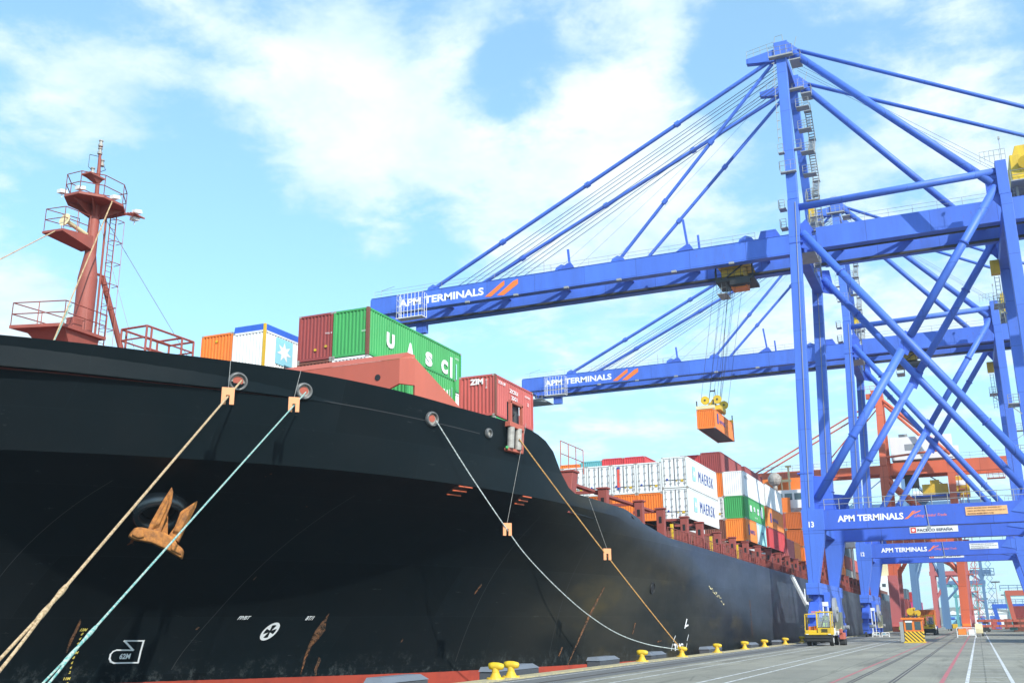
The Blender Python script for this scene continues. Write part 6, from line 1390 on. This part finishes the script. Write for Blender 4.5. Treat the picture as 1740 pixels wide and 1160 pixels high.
# rubber tyred gantries and stacks on the landside
def rtg(x0, x1, y, h, mat, mat2, label):
    t = thing('yard_gantry', (x0, y, 0), label, 'gantry crane', 'yard gantries on the right')
    for yy, mt in ((y, mat), (y+8, mat2)):
        for x in (x0, x1):
            m = MB(); m.bar((x+(.8 if x == x0 else -.8), yy, .8), (x, yy, h), .8, .7, up=(0, 1, 0)); m.build('leg', mt, t)
        m = MB(); m.box(x0-.4, x1+.4, yy-.4, yy+.4, h-.5, h+.5); m.build('top_beam', mt, t)
    m = MB(); m.rail([(x0-1.2, y, h+.5), (x1, y, h+.5)], 1.0, 1.5, .06, 1); m.build('railing', 'greyblue', t)
    m = MB(); m.box(x0-.2, x0+1, y-1, y+9, .3, 1.2); m.build('bogie', mt, t)
rtg(5.9, 22, 230, 7.4, 'salmon', 'teal', 'pink and teal yard gantry rising over the containers at the far right')
rtg(4.0, 12, 285, 5.6, 'c_blue', 'c_blue', 'dark blue low yard gantry left of the pink one')
random.seed(11)
cols_ = ['brown', 'brick', 'dorange', 'maroon', 'slate', 'orange', 'blue', 'red']
names_ = {'brown': 'brown', 'brick': 'brick red', 'dorange': 'dark orange', 'maroon': 'maroon', 'slate': 'slate grey', 'orange': 'orange', 'blue': 'blue', 'red': 'red'}
place = ['front left', 'front middle', 'front right', 'back left', 'back right']
for j, (x, y, n_) in enumerate(((9.0, 240, 1), (11.6, 240, 2), (14.2, 240, 3), (9.6, 254, 2), (13, 268, 3))):
    for k in range(n_):
        ck = cols_[(j*3+k*2) % 8]
        container(x, y, k*2.6, ck, '%s container %s in the %s yard stack under the pink gantry' % (names_[ck], ['on the ground', 'second up', 'at the top'][k], place[j]), L=6.058, group='containers in the yard', detail=False)
for j, x in enumerate((5.4, 6.0+2.6, 11.4)):
    container(x, 300, 0, ['brick', 'brown', 'blue'][j], ['brick red', 'brown', 'blue'][j]+' container on the ground under the low blue gantry', L=6.058, group='containers in the yard', detail=False)
# pink and grey boxes beyond the red crane
for j, (x, y, z, ck, lb) in enumerate(((-16.2, 290, 7.8, 'slate', 'slate container high behind the pink crane foot'), (-16.2, 290, 5.2, 'maroon', 'maroon container below the slate one behind the crane foot'), (-14.0, 300, 7.2, 'red', 'red container right of the slate one in the distance'), (-13.6, 300, 4.6, 'magenta', 'bright magenta container beyond the red crane foot'), (-16.2, 290, 2.6, 'brick', 'brick container low behind the crane foot'), (-16.2, 290, 0.0, 'brown', 'brown container on the ground behind the crane foot'), (-13.8, 300, 2.0, 'pink', 'faded pink container under the magenta one'), (-13.8, 300, -.0, 'brown', 'brown container beneath the pink and magenta ones'))):
    container(x, y, z, ck, lb, L=12.19, H=2.59 if j != 7 else 2.0, group='containers beyond the red crane', detail=False)

# second ship farther along
s2 = thing('container_ship', (-42, 345, 0), 'second ship with white bridge glimpsed past the number 12 crane leg', 'ship')
P = lambda name, mat, fn, parent=s2, **k: (lambda m: (fn(m), m.build(name, mat, parent, **k))[1])(MB())
P('hull', 'c_slate', lambda m: m.prism([(-23.0, 3), (-23.0, 9.6), (-55, 9.6), (-55, -3), (-26, -3)], 1, 304, 470))
ab = P('accommodation_block', 'white', lambda m: (m.box(-50, -22.9, 330, 338, 9.6, 14.2), m.box(-52, -22.2, 330.5, 336, 14.2, 15.4)))
P('bridge_window', 'glass', lambda m: [m.box(x, x+1.0, 329.94, 330, 12.2, 13.1) for x in range(-49, -23, 3)], ab)
P('funnel', 'cream', lambda m: (m.box(-27.5, -23.4, 332, 337, 15.4, 19.2), m.tube((-25, 333, 19.2), (-25, 333, 20.6), .5, n=8)), ab)
P('deck_load', 'brown', lambda m: m.box(-50, -23.6, 306, 328, 9.6, 10.6))

# lamp posts, sheds and tanks in the distance
def lamp(x, y, h, label):
    t = thing('light_mast', (x, y, 0), label, 'light mast', 'tall light masts')
    m = MB(); m.tube((x, y, 0), (x, y, h), .35, .2, n=8); m.build('pole', 'grey', t)
    m = MB(); m.box(x-2.2, x+2.2, y-.5, y+.5, h-.2, h+.5); m.build('lamp_head', 'dark', t)
lamp(10.4, 600, 21.5, 'tall light mast right of the red crane leg'); lamp(3.9, 620, 13.5, 'shorter light mast above the white sheds'); lamp(16.5, 700, 17, 'distant light mast by the blue gantry')
def shed(x0, x1, y, h, mat, label):
    t = thing('warehouse', ((x0+x1)/2, y, 0), label, 'warehouse', 'sheds across the port')
    m = MB(); m.box(x0, x1, y, y+30, 0, h); m.build('wall', mat, t)
    m = MB(); m.prism([(x0-.5, h), ((x0+x1)/2, h+2), (x1+.5, h)], 1, y-.5, y+30.5); m.build('roof', 'white', t)
    m = MB(); n_ = int((x1-x0)/5)
    for k in range(n_): m.box(x0+1+k*5, x0+4+k*5, y-.06, y, .2 if k % 2 else h*.55, h*.8)
    m.build('bay_doors', 'c_blue', t)
shed(-6, 12, 520, 5.4, 'white', 'long white shed with blue doors in the far centre'); shed(14, 60, 560, 6.5, 'c_grey', 'grey shed stretching off to the right'); shed(-14, -7, 540, 5, 'c_lblue', 'small pale blue building behind the grey blue crane leg')
shed(62, 120, 540, 9, 'white', 'big white shed beyond the frame on the right')

# ================================================================== SKY, SUN, CAMERA
w = bpy.data.worlds.new('World'); SC.world = w; w.use_nodes = True
n, l = w.node_tree.nodes, w.node_tree.links
bg = n['Background']; 
SUN = V((.73, -.61, .66)).normalized()
el = math.asin(SUN.z); az = math.atan2(SUN.x, SUN.y)
sky = n.new('ShaderNodeTexSky'); sky.sky_type = 'NISHITA'; sky.sun_disc = False; sky.sun_elevation = el; sky.sun_rotation = az
sky.air_density = 1.0; sky.dust_density = .6; sky.ozone_density = 1.6
geo = n.new('ShaderNodeTexCoord'); nv = n.new('ShaderNodeVectorMath'); nv.operation = 'NORMALIZE'; l.new(geo.outputs['Generated'], nv.inputs[0])
sp = n.new('ShaderNodeSeparateXYZ'); l.new(nv.outputs[0], sp.inputs[0])
def mth(op, a, b_=None, c_=None, clamp=False):
    x = n.new('ShaderNodeMath'); x.operation = op; x.use_clamp = clamp
    for i, v in enumerate((a, b_, c_)):
        if v is None: continue
        if isinstance(v, (int, float)): x.inputs[i].default_value = v
        else: l.new(v, x.inputs[i])
    return x.outputs[0]
zz = mth('ADD', mth('MAXIMUM', sp.outputs[2], 0.0), .16)
cx_ = mth('DIVIDE', sp.outputs[0], zz); cy_ = mth('DIVIDE', sp.outputs[1], zz)
cv = n.new('ShaderNodeCombineXYZ'); l.new(cx_, cv.inputs[0]); l.new(cy_, cv.inputs[1])
def nz(scale, det, rg, off=(0, 0, 0), dist=0.0):
    mp = n.new('ShaderNodeMapping'); mp.inputs['Location'].default_value = off; l.new(cv.outputs[0], mp.inputs['Vector'])
    x = n.new('ShaderNodeTexNoise'); x.inputs['Scale'].default_value = scale; x.inputs['Detail'].default_value = det; x.inputs['Roughness'].default_value = rg; x.inputs['Distortion'].default_value = dist
    l.new(mp.outputs[0], x.inputs['Vector']); return x.outputs['Fac']
big = nz(2.4, 9, .56, (3.1, 1.7, 0), .3)
fine = nz(6.5, 9, .66, (.4, 5.2, 0), .15)
# broad banks of cloud and clear gaps, by direction
def bank(d, width, amt):
    dt = n.new('ShaderNodeVectorMath'); dt.operation = 'DOT_PRODUCT'; l.new(nv.outputs[0], dt.inputs[0]); dt.inputs[1].default_value = V(d).normalized()
    mr = n.new('ShaderNodeMapRange'); mr.interpolation_type = 'SMOOTHSTEP'; mr.inputs['From Min'].default_value = math.cos(math.radians(width)); mr.inputs['From Max'].default_value = 1.0
    mr.inputs['To Min'].default_value = 0; mr.inputs['To Max'].default_value = amt; l.new(dt.outputs['Value'], mr.inputs['Value']); return mr.outputs[0]
BANKS = [((-0.516, 0.744, 0.425), 8, 0.13), ((-0.461, 0.736, 0.496), 7, 0.1), ((-0.620, 0.614, 0.488), 7, 0.1), ((-0.320, 0.859, 0.398), 8, 0.12), ((-0.361, 0.757, 0.545), 6, 0.07), ((-0.226, 0.867, 0.445), 7, 0.1), ((-0.229, 0.813, 0.535), 6, 0.12), ((-0.005, 0.928, 0.373), 12, 0.05), ((-0.107, 0.970, 0.217), 10, 0.04), ((-0.325, 0.924, 0.200), 9, 0.03), ((-0.707, 0.572, 0.417), 6, 0.09), ((-0.750, 0.606, 0.265), 5, 0.16), ((0.053, 0.871, 0.488), 8, 0.03), ((-0.389, 0.817, 0.425), 5, 0.06), ((-0.622, 0.682, 0.384), 6.5, -0.14), ((-0.691, 0.641, 0.334), 6, -0.1), ((-0.585, 0.744, 0.323), 7, -0.13), ((-0.680, 0.536, 0.501), 6, -0.05), ((-0.142, 0.841, 0.522), 4, -0.14), ((-0.175, 0.857, 0.484), 3.5, -0.08), ((-0.341, 0.794, 0.503), 3.5, -0.09), ((-0.419, 0.727, 0.543), 3, -0.05), ((-0.491, 0.791, 0.366), 5, -0.07), ((-0.137, 0.894, 0.426), 3.5, -0.1), ((-0.045, 0.876, 0.481), 5, -0.06)]
SKYTINT = (1.55, 2.0, 2.0, 1); HAZE = (4.0, 7.0, 9.2, 1); CLOUD = (7.4, 8.3, 8.7, 1); CLOUD_DARK = (5.2, 6.8, 8.0, 1)
dens = mth('ADD', mth('MULTIPLY', big, .58), mth('MULTIPLY', fine, .42))
for b__ in BANKS: dens = mth('ADD', dens, bank(*b__))
cr_ = n.new('ShaderNodeValToRGB'); cr_.color_ramp.interpolation = 'EASE'
cr_.color_ramp.elements[0].position = .47; cr_.color_ramp.elements[1].position = .66
l.new(dens, cr_.inputs['Fac'])
hz = n.new('ShaderNodeMapRange'); hz.inputs['From Min'].default_value = .30; hz.inputs['From Max'].default_value = .0; hz.inputs['To Min'].default_value = .30; hz.inputs['To Max'].default_value = .75; hz.interpolation_type = 'SMOOTHSTEP'; l.new(sp.outputs[2], hz.inputs['Value'])
tint = n.new('ShaderNodeMix'); tint.data_type = 'RGBA'; tint.blend_type = 'MULTIPLY'; tint.inputs[0].default_value = 1
tint.inputs[7].default_value = SKYTINT; l.new(sky.outputs[0], tint.inputs[6])
mh_ = n.new('ShaderNodeMix'); mh_.data_type = 'RGBA'; l.new(hz.outputs[0], mh_.inputs[0]); l.new(tint.outputs[2], mh_.inputs[6]); mh_.inputs[7].default_value = HAZE
mc = n.new('ShaderNodeMix'); mc.data_type = 'RGBA'; l.new(mth('MULTIPLY', cr_.outputs[0], .96), mc.inputs[0]); l.new(mh_.outputs[2], mc.inputs[6])
cs = n.new('ShaderNodeMix'); cs.data_type = 'RGBA'; cs.inputs[6].default_value = CLOUD_DARK; cs.inputs[7].default_value = CLOUD
cm_ = n.new('ShaderNodeMapRange'); cm_.inputs['From Min'].default_value = .35; cm_.inputs['From Max'].default_value = .6; l.new(nz(3.6, 9, .62, (7, 2.2, 0), .2), cm_.inputs['Value']); l.new(cm_.outputs[0], cs.inputs[0]); l.new(cs.outputs[2], mc.inputs[7])
l.new(mc.outputs[2], bg.inputs['Color']); bg.inputs['Strength'].default_value = .1

sd = bpy.data.lights.new('sun', 'SUN'); sd.energy = 3.8; sd.angle = math.radians(.53); sd.color = (1, .96, .89)
so = bpy.data.objects.new('sun', sd); COL.objects.link(so); so.rotation_euler = (-SUN).to_track_quat('-Z', 'Y').to_euler()

cd = bpy.data.cameras.new('camera'); cam = bpy.data.objects.new('camera', cd); COL.objects.link(cam); SC.camera = cam
cd.sensor_width = 36; cd.lens = 36*1724.5/1740; cd.clip_end = 20000; cd.clip_start = .1
yaw, pit, rol = .4146, .2724, -.0092
wv = V((-math.sin(yaw)*math.cos(pit), math.cos(yaw)*math.cos(pit), math.sin(pit))); rv = V((math.cos(yaw), math.sin(yaw), 0)); uv = rv.cross(wv)
r2 = rv*math.cos(rol)+uv*math.sin(rol); u2 = uv*math.cos(rol)-rv*math.sin(rol)
mtx = Matrix((r2, u2, -wv)).transposed().to_4x4(); mtx.translation = V((0, 0, 2.1)); cam.matrix_world = mtx
SC.view_settings.view_transform = 'Standard'; SC.view_settings.look = 'None'; SC.view_settings.exposure = .55; SC.view_settings.gamma = 1
SC.cycles.max_bounces = 6

# ---------------------------------------------------------- the air over the harbour
m, n, l, b = newmat('haze_air'); n.remove(b)
pv = n.new('ShaderNodeVolumePrincipled'); pv.inputs['Density'].default_value = .0003; pv.inputs['Color'].default_value = (.82, .90, 1, 1); pv.inputs['Anisotropy'].default_value = .25
l.new(pv.outputs[0], n['Material Output'].inputs['Volume'])
hz_ = MB().box(-1400, 1400, -300, 1500, -12, 110).build('haze', m); hz_['kind'] = 'stuff'
